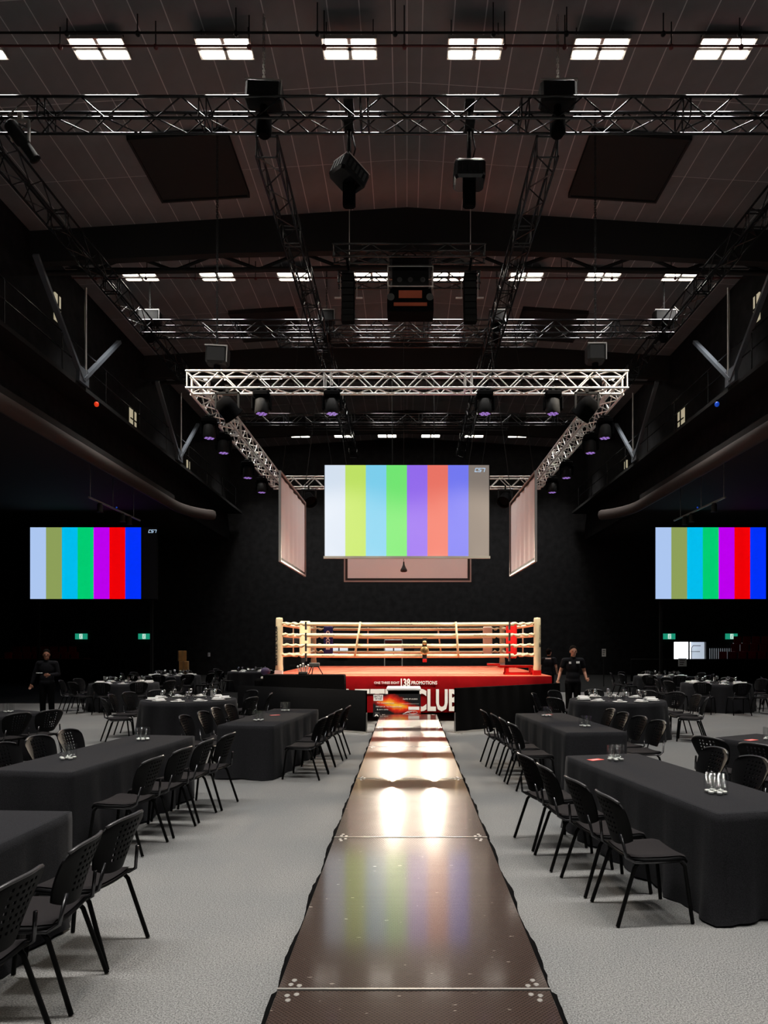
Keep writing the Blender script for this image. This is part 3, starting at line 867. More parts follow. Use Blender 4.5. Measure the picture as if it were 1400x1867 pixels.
def plain_screen(name, label, p, q, z0, z1, facing):
    """fabric screen with black border, alu frame and hanging wires; p,q its bottom ends"""
    p, q = Vector(p), Vector(q)
    t = thing(name, label, 'screen', (p.x, p.y, z0), math.atan2(q.y-p.y, q.x-p.x))
    Lg = (q-p).length; h_ = z1-z0
    m = MB(); n = 40
    for i in range(n):
        u0, u1 = .12 + (Lg-.24)*i/n, .12 + (Lg-.24)*(i+1)/n
        def yo(u): return .018*math.sin(u*9+1)*math.exp(-((u/Lg-.5)/.35)**2) if facing else 0
        m.add([(u0, yo(u0), .12), (u1, yo(u1), .12), (u1, yo(u1), h_-.12), (u0, yo(u0), h_-.12)], [(0, 1, 2, 3)], 0, True)
    m.build('fabric', 'screen_back', t)
    f = MB()
    for (a, b, c, d) in ((.04, Lg-.04, .04, .12), (.04, Lg-.04, h_-.12, h_-.04), (.04, .12, .12, h_-.12), (Lg-.12, Lg-.04, .12, h_-.12)):
        f.box(a, b, -.008, .008, c, d)
    f.build('border', 'ink_black', t)
    f = MB()
    for (a, b, c, d) in ((0, Lg, 0, .045), (0, Lg, h_-.045, h_), (0, .045, .045, h_-.045), (Lg-.045, Lg, .045, h_-.045)):
        f.box(a, b, -.03, .03, c, d)
    f.build('frame', 'screen_frame', t)
    dx_ = (2.62 - abs(p.x)) * (1 if p.x > 0 else -1) * (-1 if facing and q.y > p.y else 0)
    for u in (.3, Lg-.3): MB().tube((u, 0, h_), (u + (0 if facing else (.75 if u > 1 else -.75)), dx_, 11.25-z0), .010, 5).build('hanging_wire', 'black_paint', t)
    return t
plain_screen('side_screen', 'blank pale screen hung along the left side, seen edge on', (gx(510, 17.9), 17.9, 0), (gx(510, 17.9)+.05, 22.0, 0), 3.95, 6.28, True)
plain_screen('side_screen', 'blank pale screen hung along the right side, seen edge on', (gx(977, 17.9), 17.9, 0), (gx(977, 17.9)-.05, 22.0, 0), 3.95, 6.28, True)
plain_screen('rear_screen', 'back of the rear screen, its lower strip showing under the front screen', (gx(627, 22.9), 22.9, 0), (gx(859, 22.9), 22.9, 0), gz(1061, 22.9), gz(1061, 22.9)+2.35, False)
t = thing('hanging_microphone', 'small black cone hanging on a cable under the front screen', 'microphone', (gx(736, 20.2), 20.2, gz(1043, 20.2)))
c = MB(); c.lathe([(.06, 0), (.10, .02), (.095, .07), (.06, .13), (.03, .2), (.018, .30)], 12); c.build('cone', 'ink_black', t)
MB().tube((0, 0, .29), (0, 0, 9.9), .008, 5).build('cable', 'ink_black', t)
# LED walls at either side
for nm, a, b, lb in (('left', 55, 286, 'large colour bar video wall on the left with small logo beside it'), ('right', 1195, 1425, 'large colour bar video wall at the right edge')):
    Y = 32.0
    t, w_, h_ = bar_screen('video_wall', lb, gx(a, Y), gx(b, Y), Y, gz(1092, Y), gz(961.5, Y), 'led')
    logo(t, w_/2-.38, -.012, h_-.24, .12)
    l = MB()
    for x in (-w_/2+.3, w_/2-.3): l.box(x-.06, x+.06, .1, .22, -gz(1092, Y), h_)
    l.build('support_tower', 'black_paint', t)

# ---------------------------------------------------------------- boxing ring
RC, RF, RBk, RP = 0.03, 17.1, 23.4, 3.15       # centre x, front and back post rows, half spacing
ZC = 1.08
ring = thing('boxing_ring', 'boxing ring with cream ropes, red canvas and red lettered apron', 'boxing ring', (RC, (RF+RBk)/2, 0))
RY = (RF+RBk)/2
def L(p): return (p[0]-0.0, p[1]-RY, p[2])
HWR, Y0, Y1 = 3.42, 16.7-RY, 23.8-RY
m = MB(); m.box(-HWR, HWR, Y0, Y1, ZC-.10, ZC); m.build('canvas', 'canvas_red', ring)
m = MB()
for k in range(1, 6): m.box(-HWR, HWR, Y0+1.18*k, Y0+1.18*k+.02, ZC, ZC+.003)
m.tube((-2.2, Y0+1.2, ZC+.002), (-1.3, Y0+3.6, ZC+.002), .008, 4); m.tube((1.9, Y0+1.0, ZC+.002), (1.75, Y0+2.4, ZC+.002), .008, 4)
m.build('canvas_seams', 'canvas_line', ring)
# apron with slight folds on all sides
ap = MB()
def apron_side(p, q, n=60):
    p, q = Vector(p), Vector(q); d = (q-p).normalized(); nn = Vector((d.y, -d.x, 0))
    vs = []
    zs = (ZC-.01, ZC-.05, ZC-.30, ZC-.60, .21)
    for j, z in enumerate(zs):
        for i in range(n+1):
            a = i/n
            off = (.0, .025, .03, .03, .035)[j] + (.012*math.sin(a*37)*j/4)
            vs.append((*(p + (q-p)*a + nn*off).xy, z))
    fs = [(j*(n+1)+i, j*(n+1)+i+1, (j+1)*(n+1)+i+1, (j+1)*(n+1)+i) for j in range(4) for i in range(n)]
    ap.add(vs, fs, 0, True)
apron_side((-HWR, Y0, 0), (HWR, Y0, 0)); apron_side((HWR, Y0, 0), (HWR, Y1, 0)); apron_side((HWR, Y1, 0), (-HWR, Y1, 0)); apron_side((-HWR, Y1, 0), (-HWR, Y0, 0))
ap.build('apron', 'apron_red', ring)
m = MB(); m.box(-HWR+.9, HWR-.9, Y0+1.6, Y1-.9, 0, ZC-.1); m.build('platform_base', 'drape_black', ring)
pz = 16.66
def ap_text(txt, x0, x1, ytop, ybot, bold):
    me = text_mesh(txt, .3, 'apron_white', bold, .003, fit=(gx(x1, pz)-gx(x0, pz), gz(ytop, pz)-gz(ybot, pz)))
    link('lettering', me, ring, loc=((gx(x0, pz)+gx(x1, pz))/2 - RC, Y0-.052, gz(ybot, pz)))
ap_text('ONE THREE EIGHT', 682, 728, 1242.5, 1247, .004)
ap_text('138', 730.5, 748, 1237, 1252, .010)
ap_text('PROMOTIONS', 750, 797, 1241.5, 1248, .007)
ap_text('BATTLE', 596, 744, 1256, 1297, .010)
ap_text('CLUB', 755, 836, 1256, 1297, .010)
# posts
def post(px, py, base, label=None):
    m = MB(); m.lathe([(.085, ZC+.10), (.098, ZC+.16), (.086, ZC+.26), (.085, ZC+1.36), (.075, ZC+1.40), (.0, ZC+1.41)], 16, M=Matrix.Translation((px, py, 0)))
    o = m.build('corner_post', 'cream', ring)
    m = MB(); m.box(px-.10, px+.08, py-.09, py+.09, ZC-.02, ZC+.12); m.build('post_foot', base, o)
    return o
fl_post = post(-RP, RF-RY, 'white_matt'); fr_post = post(RP, RF-RY, 'red_gloss')
post(-RP, RBk-RY, 'white_matt'); post(RP, RBk-RY, 'white_matt')
me = text_mesh('BATTLE CLUB', .15, 'ink_black', .004, .002, fit=(.95, .085))
link('lettering', me, fl_post, M=Matrix.Translation((-RP-.062, RF-RY-.066, ZC+.72)) @ Matrix.Rotation(-.75, 4, 'Z') @ Matrix.Rotation(-PI/2, 4, 'Y') @ Matrix.Translation((0, 0, -.04)))
me = text_mesh('138', .15, 'ink_black', .006, .002, fit=(.10, .06))
link('lettering', me, fr_post, M=Matrix.Translation((RP+.055, RF-RY-.072, ZC+.74)) @ Matrix.Rotation(.6, 4, 'Z') @ Matrix.Rotation(PI/2, 4, 'Y') @ Matrix.Translation((0, 0, -.03)))
me = text_mesh('PROMOTIONS', .15, 'ink_black', .002, .002, fit=(.34, .022))
link('lettering', me, fr_post, M=Matrix.Translation((RP+.055, RF-RY-.072, ZC+1.05)) @ Matrix.Rotation(.6, 4, 'Z') @ Matrix.Rotation(PI/2, 4, 'Y') @ Matrix.Translation((0, 0, -.01)))
ROPES = (1.56, 1.80, 2.06, 2.33)
IN = .55          # pads sit this far in from the posts
def rope(p, q, z):
    """thick padded rope, knotted wrappings over the last stretch at both ends"""
    p, q = Vector((*p, z)), Vector((*q, z)); d = q-p; Lg = d.length; d.normalize()
    pts, rr = [], []
    up = Vector((0, 0, 1)); side = d.cross(up)
    s = 0.0
    while s <= Lg:
        e = min(s, Lg-s)
        if e < .62:
            r = .034 + .014*math.sin(e*34+z*9) + .006*math.sin(e*71)
            off = up*(.016*math.sin(e*31+z*5)) + side*(.014*math.cos(e*29)) + up*(.02*(.6-e))
            st = .035
        else:
            r = .047; off = Vector((0, 0, -.012*math.sin(PI*s/Lg))); st = min(.5, max(.035, (Lg-s-.62)))
            if Lg-s-.62 < .04: st = .035
        pts.append(p + d*s + off); rr.append(max(.018, r))
        s += st
    m = MB(); m.path(pts, rr, 8)
    return m.build('rope', 'cream', ring)
F_, B_ = RF-RY, RBk-RY
for z in ROPES:
    rope((-RP+.05, F_), (RP-.05, F_), z); rope((-RP+.05, B_), (RP-.05, B_), z)
    rope((-RP, F_+.05), (-RP, B_-.05), z); rope((RP, F_+.05), (RP, B_-.05), z)
# dark print on the ropes
tme = text_mesh('BATTLE CLUB', .06, 'ink_black', .0, .001, fit=(.30, .022))
for (x, z) in ((-.05, 2.315), (-1.95, 2.045), (1.75, 2.05), (0, 1.787), (-1.95, 1.548)):
    link('rope_print', tme, ring, loc=(x, F_-.052, z))
# slanted rope spacers
def spacer(x0, x1, yy, mt='cream'):
    m = MB(); m.path([(x0, yy, ROPES[3]+.05), ((x0+x1)/2, yy-.008, 1.95), (x1, yy, ROPES[0]-.05)], .026, 6); m.build('rope_spacer', mt, ring)
spacer(gx(657, 17.0)-RC, gx(646, 17.0)-RC, F_-.06); spacer(gx(831, 17.0)-RC, gx(836, 17.0)-RC, F_-.06)
spacer(gx(671, 23.4)-RC, gx(670, 23.4)-RC, B_, 'cream_pale'); spacer(gx(798, 23.4)-RC, gx(804, 23.4)-RC, B_, 'cream_pale')
for sx in (-1, 1):
    for yy in (F_+2.1, F_+4.2):
        m = MB(); m.path([(sx*RP, yy, ROPES[3]), (sx*RP, yy, ROPES[0])], .02, 6); m.build('rope_spacer', 'cream_pale', ring)
# corner pads
def pad(px, py, yaw, mt, z0, z1, w_=.26, label=None):
    m = MB(); M = Matrix.Translation((px, py, 0)) @ Matrix.Rotation(yaw, 4, 'Z')
    m.bevbox(-w_/2, w_/2, -.07, .07, z0, z1, .04, M=M)
    o = m.build('corner_pad', mt, ring)
    if label: o['label'] = label
    return o
i = RP-IN
pad(-i, F_+IN, .0, 'cream', 1.50, 2.42, .27, 'cream front corner pad')
pad(i, F_+IN, .0, 'red_gloss', 1.48, 2.38, .27, 'red front corner pad')
bp = pad(-i, B_-IN, .0, 'pad_blue', 1.50, 2.42, .30, 'blue rear corner pad with white lettering')
me = text_mesh('BOXO', .2, 'apron_white', .008, .002, fit=(.62, .13))
link('lettering', me, bp, M=Matrix.Translation((-i+.06, B_-IN-.075, 1.96)) @ Matrix.Rotation(-PI/2, 4, 'Y') @ Matrix.Translation((0, 0, -.0)))
pad(i, B_-IN, .0, 'cream_pale', 1.50, 2.40, .30, 'pale rear corner pad')
for sx in (-1, 1):
    for k, z in enumerate(ROPES):
        m = MB(); m.box(sx*i-.02 + (.10 if sx < 0 else -.13), sx*i+.02+(.10 if sx < 0 else -.13), F_-.055, F_+.055, z-.14, z+.055); m.build('cable_tie', 'ink_black', ring)
# red folding step frame in the right front corner
t = thing('corner_stool', 'red metal step frame lying by the ring post on the canvas', 'stool', (gx(942, 17.25), 17.35, ZC), 0)
m = MB()
for yv in (-.14, .14):
    m.box(-.44, .40, yv-.015, yv+.015, .18, .23); m.box(-.30, .36, yv-.015, yv+.015, .0, .06)
    m.box(.34, .40, yv-.015, yv+.015, .0, .2); m.box(-.28, -.20, yv-.015, yv+.015, .05, .2)
m.box(-.44, .40, -.14, .14, .215, .235); m.build('frame', 'red_gloss', t)
m = MB(); m.tube((-.72, 0, .26), (-.40, 0, .25), .025, 8); m.build('handle_bar', 'red_gloss', t)
# championship belt over the front rope
t = thing('championship_belt', 'gold champion belt with black strap hung on the front ropes', 'belt', (gx(774, 17.0), 16.98, 1.40))
m = MB(); m.bevbox(-.055, .055, -.01, .012, .02, .58, .01); m.build('strap', 'ink_black', t)
R90 = Matrix.Rotation(PI/2, 4, 'X')
m = MB(); m.lathe([(.001, .045), (.06, .04), (.085, .03), (.10, .02), (.105, 0)], 18, M=Matrix.Translation((0, -.012, .28)) @ R90); m.build('main_plate', 'gold', t)
m = MB(); m.lathe([(.001, .052), (.04, .05), (.055, .04)], 14, M=Matrix.Translation((0, -.012, .28)) @ R90); m.build('emblem', 'gold_dark', t)
m = MB(); m.lathe([(.001, .04), (.035, .03), (.055, .01)], 14, M=Matrix.Translation((0, -.012, .47)) @ R90); m.build('upper_plate', 'gold', t)
m = MB(); m.bevbox(-.05, .05, -.02, .01, -.0, .08, .01); m.build('lower_tab', 'red_gloss', t)

# ---------------------------------------------------------------- runway
RX, RW, RTOP = .03, 1.22, .31
joints = [.70, 3.145, 5.61, 8.05, 10.50, 12.92, 15.25]
names = ['nearest the camera', 'second from the camera', 'third from the camera', 'fourth from the camera', 'fifth from the camera', 'last before the ring']
for i, (a, b) in enumerate(zip(joints, joints[1:])):
    t = thing('runway_deck', 'brown non-slip stage deck, %s on the runway' % names[i], 'stage deck', (RX, (a+b)/2, 0))
    h = (b-a)/2
    m = MB(); m.box(-RW/2, RW/2, -h+.008, h-.008, RTOP-.03, RTOP); m.build('board', 'deck_board', t)
    m = MB(); m.box(-RW/2-.004, RW/2+.004, -h+.002, -h+.014, RTOP-.05, RTOP+.003); m.build('joint_strip', 'alu', t)
    m = MB()
    for sx in (-1, 1):
        for ee in (-1, 1):
            for (dx, dy) in ((.05, .05), (.09, .04), (.06, .09)):
                m.lathe([(.014, RTOP-.001), (.012, RTOP+.002)], 8, M=Matrix.Translation((sx*(RW/2-dx), ee*(h-dy), 0)))
    m.build('corner_bolts', 'alu', t)
    # black cloth skirt, slightly ruffled, along both sides
    for sx in (-1, 1):
        m = MB(); n = 40; vs = []
        for j, z in enumerate((RTOP-.004, RTOP-.02, .15, .004)):
            for k in range(n+1):
                yy = -h + 2*h*k/n
                off = (0, .022, .03, .05)[j] + .010*(random.random()-.5)*(j > 0) + .01*math.sin(yy*7+i)*(j > 0)
                vs.append((sx*(RW/2+.002+off), yy, z))
        m.add(vs, [(j*(n+1)+k, j*(n+1)+k+1, (j+1)*(n+1)+k+1, (j+1)*(n+1)+k) for j in range(3) for k in range(n)], 0, True)
        m.build('skirt', 'drape_black', t)
    m = MB()
    for sx in (-1, 1):
        for ee in (-1, 1): m.box(sx*.5-.03, sx*.5+.03, ee*(h-.1)-.03, ee*(h-.1)+.03, 0, RTOP-.03)
    m.build('deck_legs', 'alu', t)
# presentation cheque leaning at the far end of the runway
CX0, CX1, CYp = gx(680, 15.6), gx(767, 15.6), 15.55
t = thing('presentation_cheque', 'oversized black cheque with flame print leaning at the runway end', 'cheque', ((CX0+CX1)/2, CYp, .22))
t.rotation_euler = (-.10, 0, 0)
cw_, chh = CX1-CX0, gz(1266, 15.6)-gz(1308, 15.6)
m = MB(); m.box(-cw_/2, cw_/2, 0, .012, 0, chh); board = m.build('board', 'flame_print', t)
def ctext(txt, u, v, w_, h_, mt='apron_white', bold=.0):
    me = text_mesh(txt, .1, mt, bold, .0008, fit=(w_, h_))
    link('lettering', me, t, loc=(-cw_/2 + u*cw_, -.003, v*chh))
m = MB(); m.box(-.49*cw_, -.29*cw_, -.004, 0, .70*chh, .96*chh); m.build('title_block', 'apron_white', t)
m = MB(); m.box(.24*cw_, .47*cw_, -.004, 0, .31*chh, .45*chh); m.build('amount_box', 'apron_white', t)
def ink(txt, u, v, w_, h_):
    me = text_mesh(txt, .1, 'ink_black', .002, .0005, fit=(w_, h_)); link('lettering', me, t, loc=(-cw_/2 + u*cw_, -.0055, v*chh))
ink('BATTLE', .11, .84, .17, .05); ink('OF THE', .11, .755, .15, .03)
ctext('DATE  07.10.2023', .78, .75, .32, .03, bold=.001)
ctext('TO: Champion Fund', .26, .57, .38, .032); ctext('THE SUM OF  Ten Thousand Dollars', .33, .42, .58, .030)
ctext('& zero cents', .20, .30, .25, .032); ctext('Sponsored by', .09, .16, .1, .015)
m = MB()
m.tube((.12*cw_, -.003, .12*chh), (.46*cw_, -.003, .12*chh), .002, 4); m.tube((.10*cw_, -.003, .57*chh), (.46*cw_, -.003, .57*chh), .002, 4)
sg = [(.22*cw_+.13*math.cos(a)*(1+.3*math.sin(2*a))+.04*a*.3, -.003, .20*chh+.03*math.sin(a*1.4)) for a in [k*.35 for k in range(26)]]
m.path(sg, .0025, 4); m.build('signature', 'apron_white', t)
m = MB(); m.prism([(-.47*cw_, .03*chh), (-.44*cw_, .12*chh), (-.41*cw_, .12*chh), (-.38*cw_, .03*chh), (-.40*cw_, .03*chh), (-.425*cw_, .07*chh), (-.45*cw_, .03*chh)], -.003, 0); m.build('sponsor_mark', 'apron_white', t)
ctext('AMPLE', .20, .05, .15, .03)
# a tipped dark box with pale rim behind the cheque (ring steps)
t = thing('ring_steps', 'black ring steps with a pale top edge behind the cheque', 'steps', (gx(736, 16.2), 16.1, 0))
m = MB(); m.box(-.36, .36, -.15, .35, 0, gz(1258, 16.2)); m.box(-.36, .36, -.42, -.15, 0, .45); m.build('body', 'drape_black', t)
m = MB(); m.bevbox(-.39, .39, -.18, .35, gz(1258, 16.2), gz(1252, 16.2), .02); m.build('tread', 'screen_back', t)

# ---------------------------------------------------------------- black barriers before the ring
def barrier(label, p, q, hgt):
    p, q = Vector((*p, 0)), Vector((*q, 0)); Lg = (q-p).length
    t = thing('draped_barrier', label, 'barrier', p, math.atan2(q.y-p.y, q.x-p.x))
    m = MB(); n = 60; vs = []
    for j, z in enumerate((.03, .3, hgt-.02, hgt)):
        for k in range(n+1):
            u = Lg*k/n
            off = .018*math.sin(u*17+j*.4)*(1-j/3.5)
            vs.append((u, -.03+off, z))
    for j, z in enumerate((hgt, .03)):
        for k in range(n+1): vs.append((Lg*k/n, .03, z))
    m.add(vs, [(j*(n+1)+k, j*(n+1)+k+1, (j+1)*(n+1)+k+1, (j+1)*(n+1)+k) for j in range(5) for k in range(n)], 0, True)
    m.build('black_cloth', 'drape_black', t)
    for u in (0.0, Lg):
        m = MB(); m.tube((u, 0, 0), (u, 0, hgt-.03 if u else .42), .016, 6); m.box(u-.015, u+.015, -.22, .22, 0, .012); m.build('metal_foot', 'alu', t)
    return t
barrier('black draped barrier left of the runway end', (-.84, 14.5), (-3.9, 16.2), .88)
barrier('black draped barrier right of the runway end', (1.0, 14.55), (3.55, 16.35), .93)
# tall black draped desk on the left
t = thing('draped_desk', 'tall black draped desk standing against the ring on the left', 'desk', (-2.3, 16.25, 0))
m = MB(); vs = []; n = 48
per = []
for k in range(n):
    a = k/n*4
    s_, e_ = int(a), a-int(a)
    c4 = [(-1.0, -.22), (.86, -.22), (.86, .22), (-1.0, .22)]
    p0, p1 = Vector(c4[s_]), Vector(c4[(s_+1) % 4]); per.append(p0.lerp(p1, e_))
for j, (z, o) in enumerate(((.01, 1.03), (.5, 1.015), (1.12, 1.0), (1.135, .97))):
    for k, p in enumerate(per):
        wv = 1+.012*math.sin(k*2.1)*(j < 2); vs.append((p.x*o*wv, p.y*o*wv, z))
fs = [(j*n+k, j*n+(k+1) % n, (j+1)*n+(k+1) % n, (j+1)*n+k) for j in range(3) for k in range(n)] + [tuple(range(3*n, 4*n))]
m.add(vs, fs, 0, False); m.build('black_cloth', 'drape_black', t)
# things on the desk
t = thing('camera_stand', 'small black tripod with gear on the draped desk', 'tripod', (gx(572, 16.2), 16.3, 1.137))
m = MB()
for a in (0.3, 2.4, 4.5): m.path([(0, 0, .19), (.09*math.cos(a), .09*math.sin(a), .18), (.2*math.cos(a), .12*math.sin(a), 0)], .012, 5)
m.build('legs', 'ink_black', t)
MB().bevbox(-.12, .12, -.06, .06, .17, .27, .02).build('gear_box', 'grey_case', t)
t = thing('microphone_mixer', 'cluster of silver microphones on the draped desk', 'microphones', (gx(552, 16.2), 16.25, 1.137))
MB().bevbox(-.10, .10, -.08, .08, 0, .06, .015).build('mixer_body', 'ink_black', t)
for k in range(5):
    x = -.08+.04*k
    m = MB(); m.tube((x, .02*(k % 2), .05), (x+.02*(k-2), -.02, .16+.03*(k % 3)), .012, 6); m.ball((x+.02*(k-2), -.02, .18+.03*(k % 3)), .024, .024, .026, 8, 6)
    m.build('microphone', 'silver', t)
t = thing('grey_speaker', 'grey floor speaker box seen behind the left ring post', 'speaker', (gx(536, 24.6), 24.6, 0))
MB().bevbox(-.34, .34, -.3, .3, 0, gz(1164, 24.6), .03).build('cabinet', 'grey_case', t)
m = MB(); m.box(-.29, .29, -.308, -.3, .2, gz(1168, 24.6)-.08); m.build('grille', 'black_paint', t)
m = MB(); m.box(-.10, .10, -.312, -.308, 1.05, 1.12); m.build('badge', 'ink_black', t)

# ---------------------------------------------------------------- chairs
def chair_meshes():
    D = {}
    m = MB(); n = 14; vs = []
    prof = [(-.20, .445), (-.10, .432), (.05, .430), (.17, .437), (.215, .428), (.23, .405)]
    for (y, z) in prof:
        for k in range(n+1):
            u = -1+2*k/n
            hw = .225 - (.03 if y > .2 else 0) - (.02 if y < -.18 else 0)
            vs.append((u*hw, y - .012*u*u*(y > .1), z + .015*u*u - (.012 if abs(u) > .95 else 0)))
    N = len(vs)
    vs += [(x*.97, y*.97, z-.018) for x, y, z in vs]
    R_, C_ = len(prof), n+1
    fs = [(a*C_+b, a*C_+b+1, (a+1)*C_+b+1, (a+1)*C_+b) for a in range(R_-1) for b in range(n)]
    fs += [(N+a*C_+b, N+(a+1)*C_+b, N+(a+1)*C_+b+1, N+a*C_+b+1) for a in range(R_-1) for b in range(n)]
    edge = [b for b in range(C_)] + [a*C_+n for a in range(1, R_)] + [(R_-1)*C_+b for b in range(n-1, -1, -1)] + [a*C_ for a in range(R_-2, 0, -1)]
    fs += [(edge[k], N+edge[k], N+edge[(k+1) % len(edge)], edge[(k+1) % len(edge)]) for k in range(len(edge))]
    m.add(vs, fs, 0, True); D['shell'] = m.mesh('seat_shell', 'plastic_black')
    m = MB(); vs = []
    for (y, z) in [(-.185, .452), (-.10, .444), (.05, .444), (.16, .448), (.20, .438)]:
        for k in range(n+1):
            u = -1+2*k/n
            vs.append((u*.205, y, z + .014*u*u - (.010 if abs(u) > .95 else 0)))
    m.add(vs, [(a*C_+b, a*C_+b+1, (a+1)*C_+b+1, (a+1)*C_+b) for a in range(4) for b in range(n)], 0, True)
    D['pad'] = m.mesh('seat_pad', 'seat_fabric')
    # perforated back: curved sheet, real openings
    m = MB(); nu, nv = 21, 19
    def P(iu, iv, off):
        u = -1+2*iu/nu; v = iv/nv
        zt = .50 + .335*v
        hw = .232*(1 - .30*(1-v)**2.2) * (1 - .16*max(0, (v-.82)/.18)**2)
        z = zt - .030*abs(u)**3*v + .045*abs(u)**3*(1-v)
        y = -.205 - .075*v - .03*v*v + .055*u*u
        return (u*hw, y+off, z)
    vs = [P(a, b, 0) for b in range(nv+1) for a in range(nu+1)] + [P(a, b, -.011) for b in range(nv+1) for a in range(nu+1)]
    W_ = nu+1; N = W_*(nv+1)
    hole = set()
    for b in range(4, 17, 2):
        for a in range(6, 15, 2): hole.add((a, b))
    fs = []
    for b in range(nv):
        for a in range(nu):
            q = (b*W_+a, b*W_+a+1, (b+1)*W_+a+1, (b+1)*W_+a)
            if (a, b) in hole:
                for k in range(4): fs.append((q[k], q[(k+1) % 4], N+q[(k+1) % 4], N+q[k]))
            else:
                fs.append(q); fs.append(tuple(N+i for i in reversed(q)))
    edge = [a for a in range(W_)] + [b*W_+nu for b in range(1, nv+1)] + [nv*W_+a for a in range(nu-1, -1, -1)] + [b*W_ for b in range(nv-1, 0, -1)]
    fs += [(edge[k], N+edge[k], N+edge[(k+1) % len(edge)], edge[(k+1) % len(edge)]) for k in range(len(edge))]
    m.add(vs, fs, 0, False)
    D['back'] = m.mesh('backrest', 'plastic_black')
    m = MB(); m.path([Vector(P(a, nv, -.006)) + Vector((0, 0, .002)) for a in range(0, nu+1)], .010, 6); D['lip'] = m.mesh('top_rim', 'rim_highlight')
    for sx, k in ((-1, 'l'), (1, 'r')):
        m = MB(); m.path([(sx*.20, .15, .425), (sx*.205, .19, .38), (sx*.225, .235, .006)], .0135, 8); D['fleg'+k] = m.mesh('leg', 'chair_tube')
        m = MB(); m.path([(sx*.20, -.12, .425), (sx*.205, -.16, .38), (sx*.225, -.285, .006)], .0135, 8); D['rleg'+k] = m.mesh('leg', 'chair_tube')
        m = MB(); m.path([(sx*.215, .16, .418), (sx*.215, -.16, .418), (sx*.20, -.215, .45), (sx*.175, -.24, .60)], .011, 6); D['up'+k] = m.mesh('side_rail', 'chair_chrome')
    return D
CH = chair_meshes()
def chair(label, x, y, rz, group, full=True):
    t = thing('stacking_chair', label, 'chair', (x, y, 0), rz, group)
    link('seat_shell', CH['shell'], t); link('seat_pad', CH['pad'], t)
    b = link('backrest', CH['back'], t); link('top_rim', CH['lip'], b)
    for k in 'lr':
        link('leg', CH['fleg'+k], t); link('leg', CH['rleg'+k], t); link('side_rail', CH['up'+k], t)
    return t

# ---------------------------------------------------------------- draped long tables
def long_cloth(Lg, W_):
    m = MB(); n = 96
    hw, hl = W_/2, Lg/2
    per = []
    s_ = 0.0
    for (cnt, a, b, nn) in ((12, (-hw, -hl), (hw, -hl), (0, -1)), (36, (hw, -hl), (hw, hl), (1, 0)), (12, (hw, hl), (-hw, hl), (0, 1)), (36, (-hw, hl), (-hw, -hl), (-1, 0))):
        for k in range(cnt):
            e = k/cnt
            p = (a[0]+(b[0]-a[0])*e, a[1]+(b[1]-a[1])*e)
            n2 = nn if k else (math.copysign(.8, p[0]), math.copysign(.8, p[1]))
            per.append((p, n2, s_ + e*math.hypot(b[0]-a[0], b[1]-a[1])))
        s_ += math.hypot(b[0]-a[0], b[1]-a[1])
    vs = []
    for j, (z, off, amp) in enumerate(((.742, -.012, 0), (.736, 0, 0), (.68, .006, .003), (.40, .012, .012), (.12, .02, .022), (.012, .03, .035))):
        for (p, nn, s) in per:
            o = off + amp*(math.sin(s*13.1)+.6*math.sin(s*29+1)) * .8
            vs.append((p[0]+nn[0]*o, p[1]+nn[1]*o, z + (.008*math.sin(s*7) if j == 5 else 0)))
    fs = [(j*n+k, j*n+(k+1) % n, (j+1)*n+(k+1) % n, (j+1)*n+k) for j in range(5) for k in range(n)]
    fs.append(tuple(range(n-1, -1, -1)))
    m.add(vs, fs, 0, False)
    for i in range(n, len(m.f)-1):
        m.sm[i] = True
    return m.mesh('tablecloth', 'cloth_black')
LONG = long_cloth(2.42, .78)
glass_m = MB(); glass_m.lathe([(.0, .002), (.026, .002), (.027, .006), (.027, .147), (.0282, .150), (.0255, .151), (.0248, .012), (.0, .010)], 14); GLASS = glass_m.mesh('candle_glass', 'clear_glass')
cup_m = MB(); cup_m.lathe([(.0, 0), (.019, 0), (.0195, .016), (.018, .0165), (.018, .012)], 12); CUP = cup_m.mesh('metal_cup', 'silver')
wax_m = MB(); wax_m.lathe([(.0178, .005), (.0178, .013), (.004, .0125), (.0, .012)], 12); wax_m.tube((0, 0, .012), (.001, 0, .018), .001, 4); WAX = wax_m.mesh('candle_wax', 'wax')
